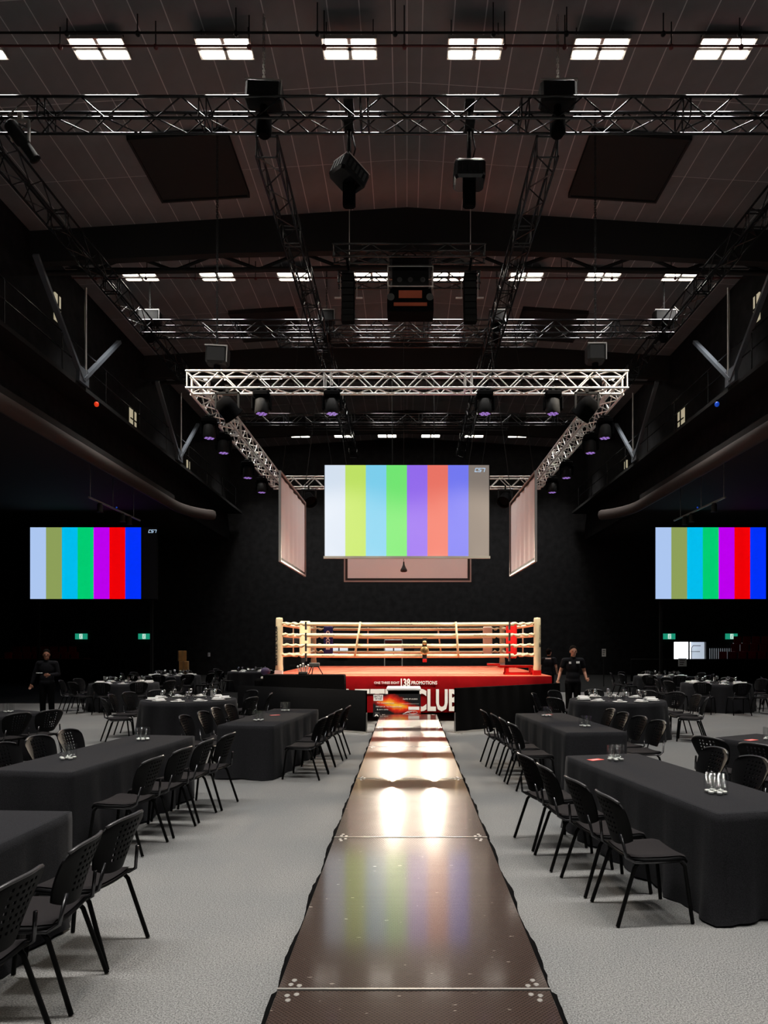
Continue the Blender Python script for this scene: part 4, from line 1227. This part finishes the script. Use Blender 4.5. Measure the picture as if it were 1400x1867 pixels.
def table(key, phrase, corner, ang, side, chairs, clusters, cards):
    """corner: far corner nearest the runway; ang: turn of the long axis; side -1 left, +1 right of the runway"""
    c = Vector((*corner, 0)); R = Matrix.Rotation(ang, 3, 'Z')
    ctr = c + R @ Vector((side*.39, -1.21, 0))
    t = thing('draped_table', 'long table under a black cloth, %s' % phrase, 'table', ctr, ang)
    link('tablecloth', LONG, t)
    def at(u, v): return ctr + R @ Vector((side*v, -1.21+u, 0))      # u from the near end, v outwards from the centre line
    for (sd, ks) in chairs:
        for k in ks:
            u = .30 + .57*k
            v = -1*(.39+.34) if sd == 'aisle' else (.39+.34)
            p = at(u + random.uniform(-.03, .03), v + random.uniform(-.03, .03))
            face = ang + (-PI/2 if (side > 0) == (sd == 'aisle') else PI/2) + random.uniform(-.10, .10)
            chair('black perforated chair, %s from the near end, %s side of %s' % (ordi[k], sd, phrase), p.x, p.y, face, 'chairs along the long tables')
    for (u, v, nm, cnt) in clusters:
        p = at(u, v)
        for k in range(cnt):
            a = 2*PI*k/max(1, cnt-1) + u
            r = 0 if k == cnt-1 else .058
            q = (p.x + r*math.cos(a), p.y + r*math.sin(a))
            g = link('candle_glass', GLASS, None, loc=(q[0], q[1], .7425))
            tag(g, 'tall clear candle glass in the %s cluster on %s' % (nm, phrase), 'glass', 'candle glasses, %s cluster, %s' % (nm, phrase))
            tl = thing('tealight', 'white tealight inside the %s glass cluster on %s' % (nm, phrase), 'candle', (q[0], q[1], .7505), 0, 'tealights, %s cluster, %s' % (nm, phrase))
            link('metal_cup', CUP, tl); link('candle_wax', WAX, tl)
    for (u, v) in cards:
        p = at(u, v)
        m = MB(); m.box(-.075, .075, -.04, .04, 0, .003, M=Matrix.Rotation(.5, 4, 'Z'))
        o = m.build('paper_card', 'napkin_red', None, (p.x, p.y, .743))
        m = MB(); m.box(-.05, .03, -.02, .02, .003, .0035, M=Matrix.Rotation(.5, 4, 'Z')); m.build('print', 'pink_print', o)
        tag(o, 'small red printed card lying flat on %s' % phrase, 'card')
ALL4 = (0, 1, 2, 3)
table('A', 'nearest right table', (1.59, 7.00), math.radians(11), 1, [('aisle', ALL4), ('outer', (1, 2, 3))], [(.55, -.02, 'near', 7), (2.05, -.05, 'far', 6)], [(2.12, -.22)])
table('B', 'second right table', (1.74, 11.2), math.radians(6.5), 1, [('aisle', ALL4), ('outer', ALL4)], [(.55, .05, 'near', 6), (1.9, -.05, 'far', 6)], [(2.15, .05)])
table('C', 'outer right table', (3.66, 8.35), math.radians(28), 1, [('aisle', ALL4)], [(1.95, -.02, 'far', 6)], [(2.05, -.22)])
table('L1', 'nearest left table', (-2.25, 4.70), math.radians(-3), -1, [('aisle', (1, 2, 3))], [], [])
table('L2', 'second left table', (-2.58, 8.50), math.radians(-8.4), -1, [('aisle', ALL4), ('outer', (1, 2, 3))], [(.6, .05, 'near', 6), (1.95, .02, 'far', 7)], [])
table('L3', 'third left table', (-1.51, 11.9), math.radians(-7.5), -1, [('aisle', ALL4), ('outer', ALL4)], [(.55, .0, 'near', 6), (2.0, .05, 'far', 6)], [(1.35, .02)])
table('L4', 'outer left table', (-5.85, 11.45), math.radians(-26), -1, [('aisle', ALL4)], [(2.05, .10, 'far', 6)], [(1.75, .25)])

# ---------------------------------------------------------------- round tables with place settings
def round_cloth(r):
    m = MB(); n = 72; vs = []
    for j, (z, off, amp) in enumerate(((.742, -.012, 0), (.735, 0, 0), (.66, .01, .008), (.35, .03, .03), (.012, .06, .05))):
        for k in range(n):
            a = 2*PI*k/n; rr = r + off + amp*math.sin(a*13)
            vs.append((rr*math.cos(a), rr*math.sin(a), z))
    m.add(vs, [(j*n+(k+1) % n, j*n+k, (j+1)*n+k, (j+1)*n+(k+1) % n) for j in range(4) for k in range(n)], 0, True)
    m.add(vs[:n], [tuple(range(n))], 0, False)
    return m.mesh('tablecloth', 'cloth_black')
ROUND = round_cloth(.92)
pm = MB(); pm.lathe([(.0, .004), (.08, .004), (.115, .014), (.135, .018), (.133, .012), (.09, 0), (0, 0)], 20); PLATE = pm.mesh('dinner_plate', 'china')
nm_ = MB(); nm_.prism([(-.05, 0), (.05, 0), (.045, .028), (0, .04), (-.045, .028)], -.10, .10); NAPKIN = nm_.mesh('folded_napkin', 'china')
wm = MB(); wm.lathe([(.0, .0), (.034, .002), (.006, .01), (.005, .085), (.02, .10), (.038, .13), (.036, .185), (.034, .185), (.034, .132), (.015, .104), (0, .10)], 12); WINE = wm.mesh('wine_glass', 'stem_glass')
cp = MB(); cp.lathe([(.0, 0), (.03, .002), (.024, .05), (.026, .09), (.0245, .09), (.022, .05), (.0, .008)], 10); CUPM = cp.mesh('small_tumbler', 'stem_glass')
vm = MB(); vm.lathe([(.0, 0), (.036, 0), (.036, .18), (.014, .25), (.014, .31), (0, .312)], 12); BOTTLE = vm.mesh('water_bottle', 'stem_glass')
bl_ = MB(); bl_.lathe([(.0365, .05), (.0365, .15)], 12); BLABEL = bl_.mesh('bottle_label', 'white_matt')
def round_table(phrase, X, Y, chairs_at, ang0, bottle=None, settings=10):
    t = thing('round_table', 'round table under a black floor-length cloth, %s' % phrase, 'table', (X, Y, 0))
    link('tablecloth', ROUND, t)
    for k in range(settings):
        a = ang0 + 2*PI*k/settings
        cx, cy = X + .68*math.cos(a), Y + .68*math.sin(a)
        p = link('dinner_plate', PLATE, None, loc=(cx, cy, .7425)); tag(p, 'white dinner plate set on the %s' % phrase, 'plate', 'plates on the %s' % phrase)
        p = link('folded_napkin', NAPKIN, None, loc=(cx, cy, .757), rot=(0, 0, a+PI/2)); tag(p, 'folded white napkin on a plate, %s' % phrase, 'napkin', 'napkins on the %s' % phrase)
        b = a + .26
        p = link('wine_glass', WINE, None, loc=(X+.52*math.cos(b), Y+.52*math.sin(b), .7425)); tag(p, 'clear stemmed wine glass on the %s' % phrase, 'glass', 'wine glasses on the %s' % phrase)
    for k in range(5):
        a = k*2*PI/5
        p = link('small_tumbler', CUPM, None, loc=(X+.12*math.cos(a), Y+.12*math.sin(a), .7425)); tag(p, 'small glass tumbler in the middle of the %s' % phrase, 'glass', 'centre tumblers, %s' % phrase)
    if bottle:
        o = link('water_bottle', BOTTLE, None, loc=(X+bottle[0], Y+bottle[1], .7425)); link('bottle_label', BLABEL, o)
        tag(o, 'upright water bottle on the %s' % phrase, 'bottle')
    for a in chairs_at:
        a = math.radians(a)
        r = 1.30 + random.uniform(-.04, .08)
        clk = ('twelve', 'one', 'two', 'three', 'four', 'five', 'six', 'seven', 'eight', 'nine', 'ten', 'eleven')[round((90-math.degrees(a))/30) % 12]
        chair('black chair at the %s o\'clock place of the %s' % (clk, phrase), X + r*math.cos(a), Y + r*math.sin(a), a + PI/2 + random.uniform(-.15, .15), 'chairs around the %s' % phrase)
full = [18 + 36*k for k in range(10)]
round_table('near right round table', 4.17, 13.9, [0, 25, 50, 90, 130, 165, 205, 335], .1)
round_table('near left round table', -4.36, 14.0, [180, 155, 130, 90, 50, 15, 335, 215], .3, (.38, .3))
round_table('outer right round table', 8.6, 19.5, full, .2)
round_table('outer left round table', -7.95, 19.7, full, .0)
round_table('far right round table', 8.6, 23.6, full, .15)
round_table('far left round table', -8.1, 24.2, full, .25)
round_table('round table behind left barrier', -6.1, 27.5, full[::2], .2, None, 6)
round_table('round table at the right edge', 12.2, 20.5, full[::2], .1, None, 6)
# clutter beside the left desk
t = thing('padded_case', 'dark rounded case with a pale folded cloth beside the left post', 'case', (gx(484, 17.3), 17.3, 0))
m = MB(); m.bevbox(-.24, .24, -.2, .2, 0, .98, .04); m.build('pedestal', 'drape_black', t)
m = MB(); m.ball((0, 0, 1.16), .12, .12, .10, 12, 8); m.build('cap', 'purple_cap', t)
m = MB(); m.bevbox(-.08, .20, -.2, 0.0, .985, 1.04, .015); m.build('folded_cloth', 'white_matt', t)

# ---------------------------------------------------------------- back of the hall
# exit signs
for i, (x, lb) in enumerate(((147.5, 'leftmost'), (262.5, 'second from left'), (1220.5, 'above the lit doorway'), (1334, 'rightmost'))):
    Y = YB-.12
    t = thing('exit_sign', 'green illuminated exit sign, %s' % lb, 'exit sign', (gx(x, Y), Y, gz(1165.5, Y)))
    m = MB(); m.box(-.34, .34, 0, .1, 0, .33); m.build('light_box', 'exit_green', t)
    m = MB(); m.box(-.09, .09, -.008, 0, .02, .31); m.build('door_symbol', 'exit_white', t)
    m = MB(); m.ball((.02, -.012, .25), .03, .008, .03, 8, 6); m.path([(.01, -.012, .21), (-.015, -.012, .13), (.03, -.012, .09), (.02, -.012, .04)], .014, 5); m.path([(-.015, -.012, .13), (-.05, -.012, .06)], .013, 5); m.path([(-.04, -.012, .18), (.05, -.012, .17)], .011, 5)
    m.build('running_figure', 'exit_green', t)
# lit doorway: passage, bright daylight end, railing
m = MB()
m.box(DX0, DX1+1.5, YB+.3, YB+2.2, -.02, 0); m.box(DX0-.1, DX0, YB+.3, YB+2.2, 0, DZ1); m.box(DX1+1.4, DX1+1.5, YB+.3, YB+2.2, 0, DZ1); m.box(DX0, DX1+1.5, YB+.3, YB+2.2, DZ1, DZ1+.1)
m.box(DX0+1.85, DX1+1.5, YB+2.0, YB+2.2, 0, DZ1)
struct('wall_passage', m, 'daylight_wall')
m = MB(); m.box(DX0-.1, DX0+1.95, YB+2.2, YB+2.25, 0, DZ1); struct('window_7', m, 'daylight')
m = MB(); m.box(DX0+.95, DX0+1.02, YB+.1, YB+.2, 0, DZ1); m.box(DX0, DX0+.05, YB-.03, YB+.05, 0, DZ1); m.box(DX1-.05, DX1, YB-.03, YB+.05, 0, DZ1); m.box(DX0, DX1, YB-.03, YB+.05, DZ1-.05, DZ1)
struct('door_1', m, 'black_paint')
t = thing('hand_railing', 'thin grey hand railing inside the lit doorway', 'railing', (DX0+1.5, YB+.8, 0))
for pts in ([(-.4, 0, 0), (-.4, 0, 1.35), (.4, 0, 1.35)], [(-.1, 0, 0), (-.1, 0, 1.55), (.0, 0, 1.7), (.45, 0, 1.7)]):
    MB().path(pts, .02, 5).build('rail', 'black_paint', t)
# daylight strip curtain right of the doorway
t = thing('strip_curtain', 'row of pale vertical slats between the doorway and the red seats', 'curtain', (gx(1330, YB-.3), YB-.3, 0))
for k in range(20):
    x = gx(1294 + k*3.9, YB-.3) - gx(1330, YB-.3)
    zt = gz(1182 if k < 11 else 1172, YB)
    m = MB(); m.box(x-.018, x+.018, -.01, .01, 0, zt); m.build('slat', 'daylight_wall', t)
# black low barrier at the back right and left
for (x0, x1, lb) in ((gx(1150, 34), gx(1420, 34), 'right'), (-HW+.2, gx(230, 34), 'left')):
    t = thing('crowd_barrier', 'long low black barrier along the back %s of the hall' % lb, 'barrier', ((x0+x1)/2, 34.0, 0))
    m = MB(); m.box(-(x1-x0)/2, (x1-x0)/2, -.04, .04, 0, 1.05); m.build('panel', 'drape_black', t)
    m = MB(); m.tube((-(x1-x0)/2, 0, 1.07), ((x1-x0)/2, 0, 1.07), .02, 6); m.build('top_rail', 'black_paint', t)
# red tribune seats
sm_ = MB(); sm_.bevbox(-.21, .21, -.02, .04, .40, .80, .03); SEATB = sm_.mesh('backrest', 'seat_red')
sm_ = MB(); sm_.bevbox(-.21, .21, -.38, .0, .36, .42, .02); SEATS = sm_.mesh('seat', 'seat_red')
sm_ = MB(); sm_.box(-.03, .03, -.2, -.05, 0, .37); SEATL = sm_.mesh('pedestal', 'black_paint')
def tribune(label, x0, n, rows_, Y, dirn, z0, step):
    t = thing('tribune', 'dark stepped tribune carrying red seats at the %s' % label, 'tribune', (x0, Y, 0))
    for r in range(rows_):
        m = MB(); a, b = sorted((-.3*dirn + dirn*.55*r*1.5, dirn*(n*.5+.2))); m.box(a, b, -.5+.8*r, .3+.8*r, 0, z0+step*r); m.build('step', 'drape_black', t)
    for r in range(rows_):
        for k in range(n):
            if k < r*1.5: continue
            x = x0 + dirn*(.5*k)
            s = thing('stadium_chair', 'red plastic seat, row %s of the tribune at the %s' % (('one', 'two', 'three', 'four')[r], label), 'seat', (x, Y+.8*r, z0+step*r), 0, 'red seats, row %d, tribune at the %s' % (r+1, label))
            link('backrest', SEATB, s); link('seat', SEATS, s); link('pedestal', SEATL, s)
tribune('back right', gx(1318, 36.0), 9, 3, 36.0, 1, .62, .40)
tribune('back left', gx(158, 36.0), 10, 3, 36.0, -1, .28, .30)
# lit panes far behind the ring
for i, (x0, x1, y0, y1) in enumerate(((602, 634, 1181, 1193), (700, 735, 1181, 1193), (755, 770, 1183, 1189))):
    Y = YB-.05
    m = MB(); m.box(gx(x0, Y), gx(x1, Y), Y-.02, Y+.04, gz(y1, Y), gz(y0, Y))
    xm = (gx(x0, Y)+gx(x1, Y))/2
    m.box(xm-.04, xm+.04, Y-.05, Y-.02, gz(y1, Y), gz(y0, Y), 1); m.box(gx(x0, Y), gx(x1, Y), Y-.05, Y-.02, gz((y0+y1)/2, Y)-.02, gz((y0+y1)/2, Y)+.02, 1)
    o = m.build('window_%d' % (8+i), ['window_glow' if i < 2 else 'grey_case', 'grey_case']); o['kind'] = 'structure'
t = thing('goal_frame', 'thin pale frame standing far behind the ring ropes', 'frame', (gx(717, 38), 38, 0))
m = MB(); xx = gx(733, 38)-gx(717, 38); zt = gz(1167, 38)
m.tube((-xx, 0, 0), (-xx, 0, zt), .03, 6); m.tube((xx, 0, 0), (xx, 0, zt), .03, 6); m.tube((-xx, 0, zt), (xx, 0, zt), .03, 6); m.build('poles', 'white_matt', t)
m = MB(); m.box(-xx, xx, -.01, .01, zt-.14, zt-.04); m.build('cross_board', 'seat_red', t)
# cardboard boxes and small notices
for k, (dx, z, s, lb) in enumerate(((0, 0, .40, 'bottom'), (.05, .62, .34, 'middle'), (-.02, 1.16, .30, 'top'))):
    Y = 27.0
    m = MB(); hh = (.62, .54, .40)[k]
    m.bevbox(-s/2, s/2, -s/2, s/2, 0, hh, .015)
    o = m.build('cardboard_box', 'cardboard', None, (gx(333, Y)+dx, Y, z + .002*k), (0, 0, .2*k))
    tp = MB(); tp.box(-.03, .03, -s/2-.003, s/2+.003, hh*.5, hh+.002); tp.build('packing_tape', 'gold_dark', o)
    tag(o, 'brown cardboard box, %s of a small stack at the dark left' % lb, 'box')
for (x, y0, y1, w_, Y, lb, mt) in ((381, 1190, 1197, 4, 40.978, 'small pale notice on the dark wall left of the ring', 'screen_back'),
                               (1101, 1183, 1197, 7, 30, 'small white printed notice right of the standing man', 'white_matt'),
                               (1244, 1200, 1215, 15, 33.8, 'white notice board with dark print below the lit doorway', 'screen_back')):
    t = thing('notice', lb, 'notice', (gx(x, Y), Y, gz(y1, Y)))
    ww, hh = w_*Y/F_PX, (y1-y0)*Y/F_PX
    m = MB(); m.box(-ww/2, ww/2, -.01, .02, 0, hh); m.build('sheet', mt, t)
    m = MB()
    for k in range(3): m.box(-ww*.35, ww*(.1+.1*k), -.014, -.01, hh*(.2+.25*k), hh*(.3+.25*k))
    m.build('print_lines', 'grey_case', t)
    if Y < 40: MB().tube((0, .04, -gz(y1, Y)), (0, .04, hh*.5), .02, 6).build('stand_post', 'black_paint', t)
# hanging cords and tiny status lamps along the balconies
for (x, y0, y1, Y, lb) in ((166, 752, 838, 24, 'thin pale cord hanging left of the balcony, nearer'), (219, 745, 870, 26.5, 'thin pale cord hanging left of the balcony, farther'), (1318, 760, 834, 24, 'thin pale cord hanging at the right balcony')):
    X = gx(x, Y); m = MB(); m.path([(X, Y, gz(y0, Y)), (X+.03, Y, gz((y0+y1)/2, Y)), (X-.02, Y, gz(y1, Y))], .012, 5)
    o = m.build('dangling_rope', 'alu'); m2 = MB(); m2.ball((X-.02, Y, gz(y1, Y)-.08), .10, .08, .08, 8, 6); m2.build('weight', 'grey_case', o)
    m3 = MB(); m3.tube((X, Y, gz(y0, Y)), (X, Y, 9.33 if abs(X) > 9.5 else 12.5), .006, 4); m3.build('upper_cord', 'black_paint', o)
    tag(o, lb, 'rope')
for (X, z, Y, lb, mt) in ((gx(176, 21.5), gz(737, 21.5), 21.5, 'small red glowing lamp on the left catwalk', 'led_red'), (gx(1307, 21.5), gz(737, 21.5), 21.5, 'small blue glowing lamp on the right catwalk', 'led_blue')):
    t = thing('marker_lamp', lb, 'lamp', (X, Y, z))
    MB().ball((0, 0, 0), .07, .07, .08, 10, 8).build('bulb', mt, t); MB().box(-.05, .05, -.03, .06, .06, .12).build('holder', 'black_paint', t)
    MB().tube((0, .03, .1), (0, .03, 9.33-z if z < 9.3 else .4), .012, 5).build('stem', 'black_paint', t)

# ---------------------------------------------------------------- people
def person(name, label, X, Y, yaw, hgt, arms, skin='skin', lean=0.0, head_yaw=0.0, sleeve=.5, hair=True):
    """standing figure facing -y before turning; arms = (left, right) lists of shoulder, elbow, wrist, hand end"""
    k = hgt/1.75
    t = thing('person', label, 'person', (X, Y, 0), yaw)
    S = Matrix.Scale(k, 4)
    def caps(m, p, q, r1, r2, n=10):
        m.tube(p, q, r1, n, r2=r2, M=S); m.ball(p, r1, r1, r1, n, 6, M=S); m.ball(q, r2, r2, r2, n, 6, M=S)
    hy = -.02 - lean
    H = Matrix.Translation((0, hy, 1.62)) @ Matrix.Rotation(head_yaw, 4, 'Z')
    b = MB()
    # head with jaw, nose, ears, brow
    b.ball((0, 0, .025), .076, .095, .105, 16, 12, M=S @ H); b.ball((0, -.02, -.055), .056, .070, .062, 14, 10, M=S @ H)
    b.ball((0, -.098, -.012), .014, .022, .026, 8, 6, M=S @ H); b.ball((0, -.082, -.062), .026, .014, .010, 8, 6, M=S @ H); b.ball((0, -.083, .030), .052, .014, .012, 10, 6, M=S @ H)
    for sx in (-1, 1): b.ball((sx*.078, .01, -.005), .010, .022, .032, 8, 6, M=S @ H)
    caps(b, (0, hy+.02, 1.50), (0, hy+.02, 1.58), .055, .052)
    # trunk and legs
    b.ball((0, -lean*.6, 1.28), .165, .10, .20, 14, 10, M=S); b.ball((0, -lean*.3, 1.06), .145, .095, .16, 14, 10, M=S); b.ball((0, 0, .93), .165, .11, .13, 14, 10, M=S)
    caps(b, (-.15, -lean*.8, 1.42), (.15, -lean*.8, 1.42), .062, .062)
    for sx in (-1, 1):
        caps(b, (sx*.09, 0, .88), (sx*.10, -.01, .49), .088, .058); caps(b, (sx*.10, -.01, .49), (sx*.105, .02, .09), .056, .038)
        caps(b, (sx*.105, .03, .045), (sx*.115, -.14, .035), .042, .034)
    for arm in arms:
        s_, e_, w_, h_ = [Vector(p) for p in arm]
        caps(b, s_, e_, .052, .040); caps(b, e_, w_, .039, .027)
        d = (h_-w_).normalized(); side = d.cross(Vector((0, 1, 0)))
        if side.length < .1: side = d.cross(Vector((1, 0, 0)))
        side.normalize(); nn = d.cross(side)
        b.ball(w_ + d*.045, .03, .028, .045, 8, 6, M=S)
        for f in range(4):
            o = side*(.028 - .0187*f); ln = (.062, .078, .074, .058)[f]
            r0 = w_ + d*.075 + o; r1 = r0 + d*ln*.55 + nn*.006; r2 = r1 + d*ln*.4 + nn*.022
            caps(b, r0, r1, .0105, .009, 6); caps(b, r1, r2, .009, .0075, 6)
        th0 = w_ + d*.03 + side*.03; caps(b, th0, th0 + d*.035 + side*.028, .012, .010, 6); caps(b, th0 + d*.035 + side*.028, th0 + d*.065 + side*.03 + nn*.012, .010, .008, 6)
    link('body', voxel(b, 'body', skin, .0085*k, 3), t)
    # clothes, a little larger than the body
    c = MB()
    c.ball((0, -lean*.6, 1.28), .185, .122, .21, 14, 10, M=S); c.ball((0, -lean*.3, 1.06), .168, .118, .18, 14, 10, M=S); c.ball((0, 0, .94), .182, .126, .12, 14, 10, M=S)
    caps(c, (-.155, -lean*.8, 1.41), (.155, -lean*.8, 1.41), .074, .074); caps(c, (0, hy+.025, 1.46), (0, hy+.025, 1.49), .07, .064)
    for arm in arms:
        s_, e_, w_ = [Vector(p) for p in arm[:3]]
        if sleeve <= 1: caps(c, s_, s_.lerp(e_, sleeve), .070, .064)
        else: caps(c, s_, e_, .068, .055); caps(c, e_, e_.lerp(w_, .92), .054, .040)
    link('shirt', voxel(c, 'shirt', 'shirt_black', .012*k, 4), t)
    c = MB(); c.ball((0, 0, .92), .176, .122, .13, 14, 10, M=S)
    for sx in (-1, 1):
        caps(c, (sx*.09, 0, .88), (sx*.10, -.01, .49), .102, .076); caps(c, (sx*.10, -.01, .49), (sx*.105, .02, .10), .075, .066)
    link('trousers', voxel(c, 'trousers', 'drape_black', .012*k, 4), t)
    for sx in (-1, 1):
        c = MB(); c.bevbox(sx*.11-.052, sx*.11+.052, -.20, .09, .0, .09, .025, M=S); c.build('shoe', 'ink_black', t)
    hm = MB(); hm.ball((0, .018, .06), .084, .100, .095, 16, 10, M=S @ H); hm.ball((0, .05, .0), .074, .06, .07, 12, 8, M=S @ H)
    link('hair', voxel(hm, 'hair', 'hair', .01*k, 2), t)
    e = MB()
    for sx in (-1, 1): e.ball((sx*.030, -.088, .012), .010, .006, .006, 8, 6, M=S @ H)
    e.build('eyes', 'ink_black', t)
    return t
armL = [(-.20, -.02, 1.41), (-.29, .00, 1.15), (-.36, -.12, .96), (-.40, -.20, .90)]
armR = [(.20, -.02, 1.41), (.27, .02, 1.15), (.30, -.10, .97), (.33, -.20, .96)]
p = person('a', 'man in black polo shirt standing right of the ring, arms held out low', gx(1048, 16.6), 16.8, -.05, 1.79, (armL, armR), 'skin', .04)
m = MB(); m.box(.05, .13, -.160, -.148, 1.38, 1.43); m.box(-.12, -.07, -.155, -.143, 1.37, 1.42); m.build('shirt_badges', 'apron_white', p)
armL2 = [(-.20, 0, 1.41), (-.27, .03, 1.14), (-.24, -.14, .95), (-.22, -.23, .93)]
armR2 = [(.20, 0, 1.41), (.28, .03, 1.14), (.32, -.02, .90), (.33, -.05, .82)]
p = person('b', 'man in black shirt seen from behind, just right of the ring post', gx(1000, 22.0), 22.0, 2.6, 1.68, (armL2, armR2), 'skin', .02)
m = MB(); m.box(-.12, .06, .115, .128, 1.36, 1.40); m.build('shirt_print', 'apron_white', p)
armL3 = [(-.20, 0, 1.41), (-.30, .02, 1.15), (-.36, -.02, .90), (-.38, -.05, .80)]
armR3 = [(.20, 0, 1.41), (.26, .02, 1.14), (.14, -.24, 1.13), (.06, -.31, 1.14)]
p = person('c', 'man in black long sleeves looking down at a phone, far left', gx(86, 17.0), 17.0, .15, 1.70, (armL3, armR3), 'skin_dark', .03, .25, 2.0)
ph = thing('mobile_phone', 'white mobile phone held by the man at far left', 'phone', (0, 0, 0))
ph.matrix_world = Matrix.Translation((gx(86, 17.0)+.02, 17.0-.33, 1.145)) @ Matrix.Rotation(.15, 4, 'Z')
MB().bevbox(-.10, .03, -.035, .035, .0, .012, .003).build('case', 'white_matt', ph)
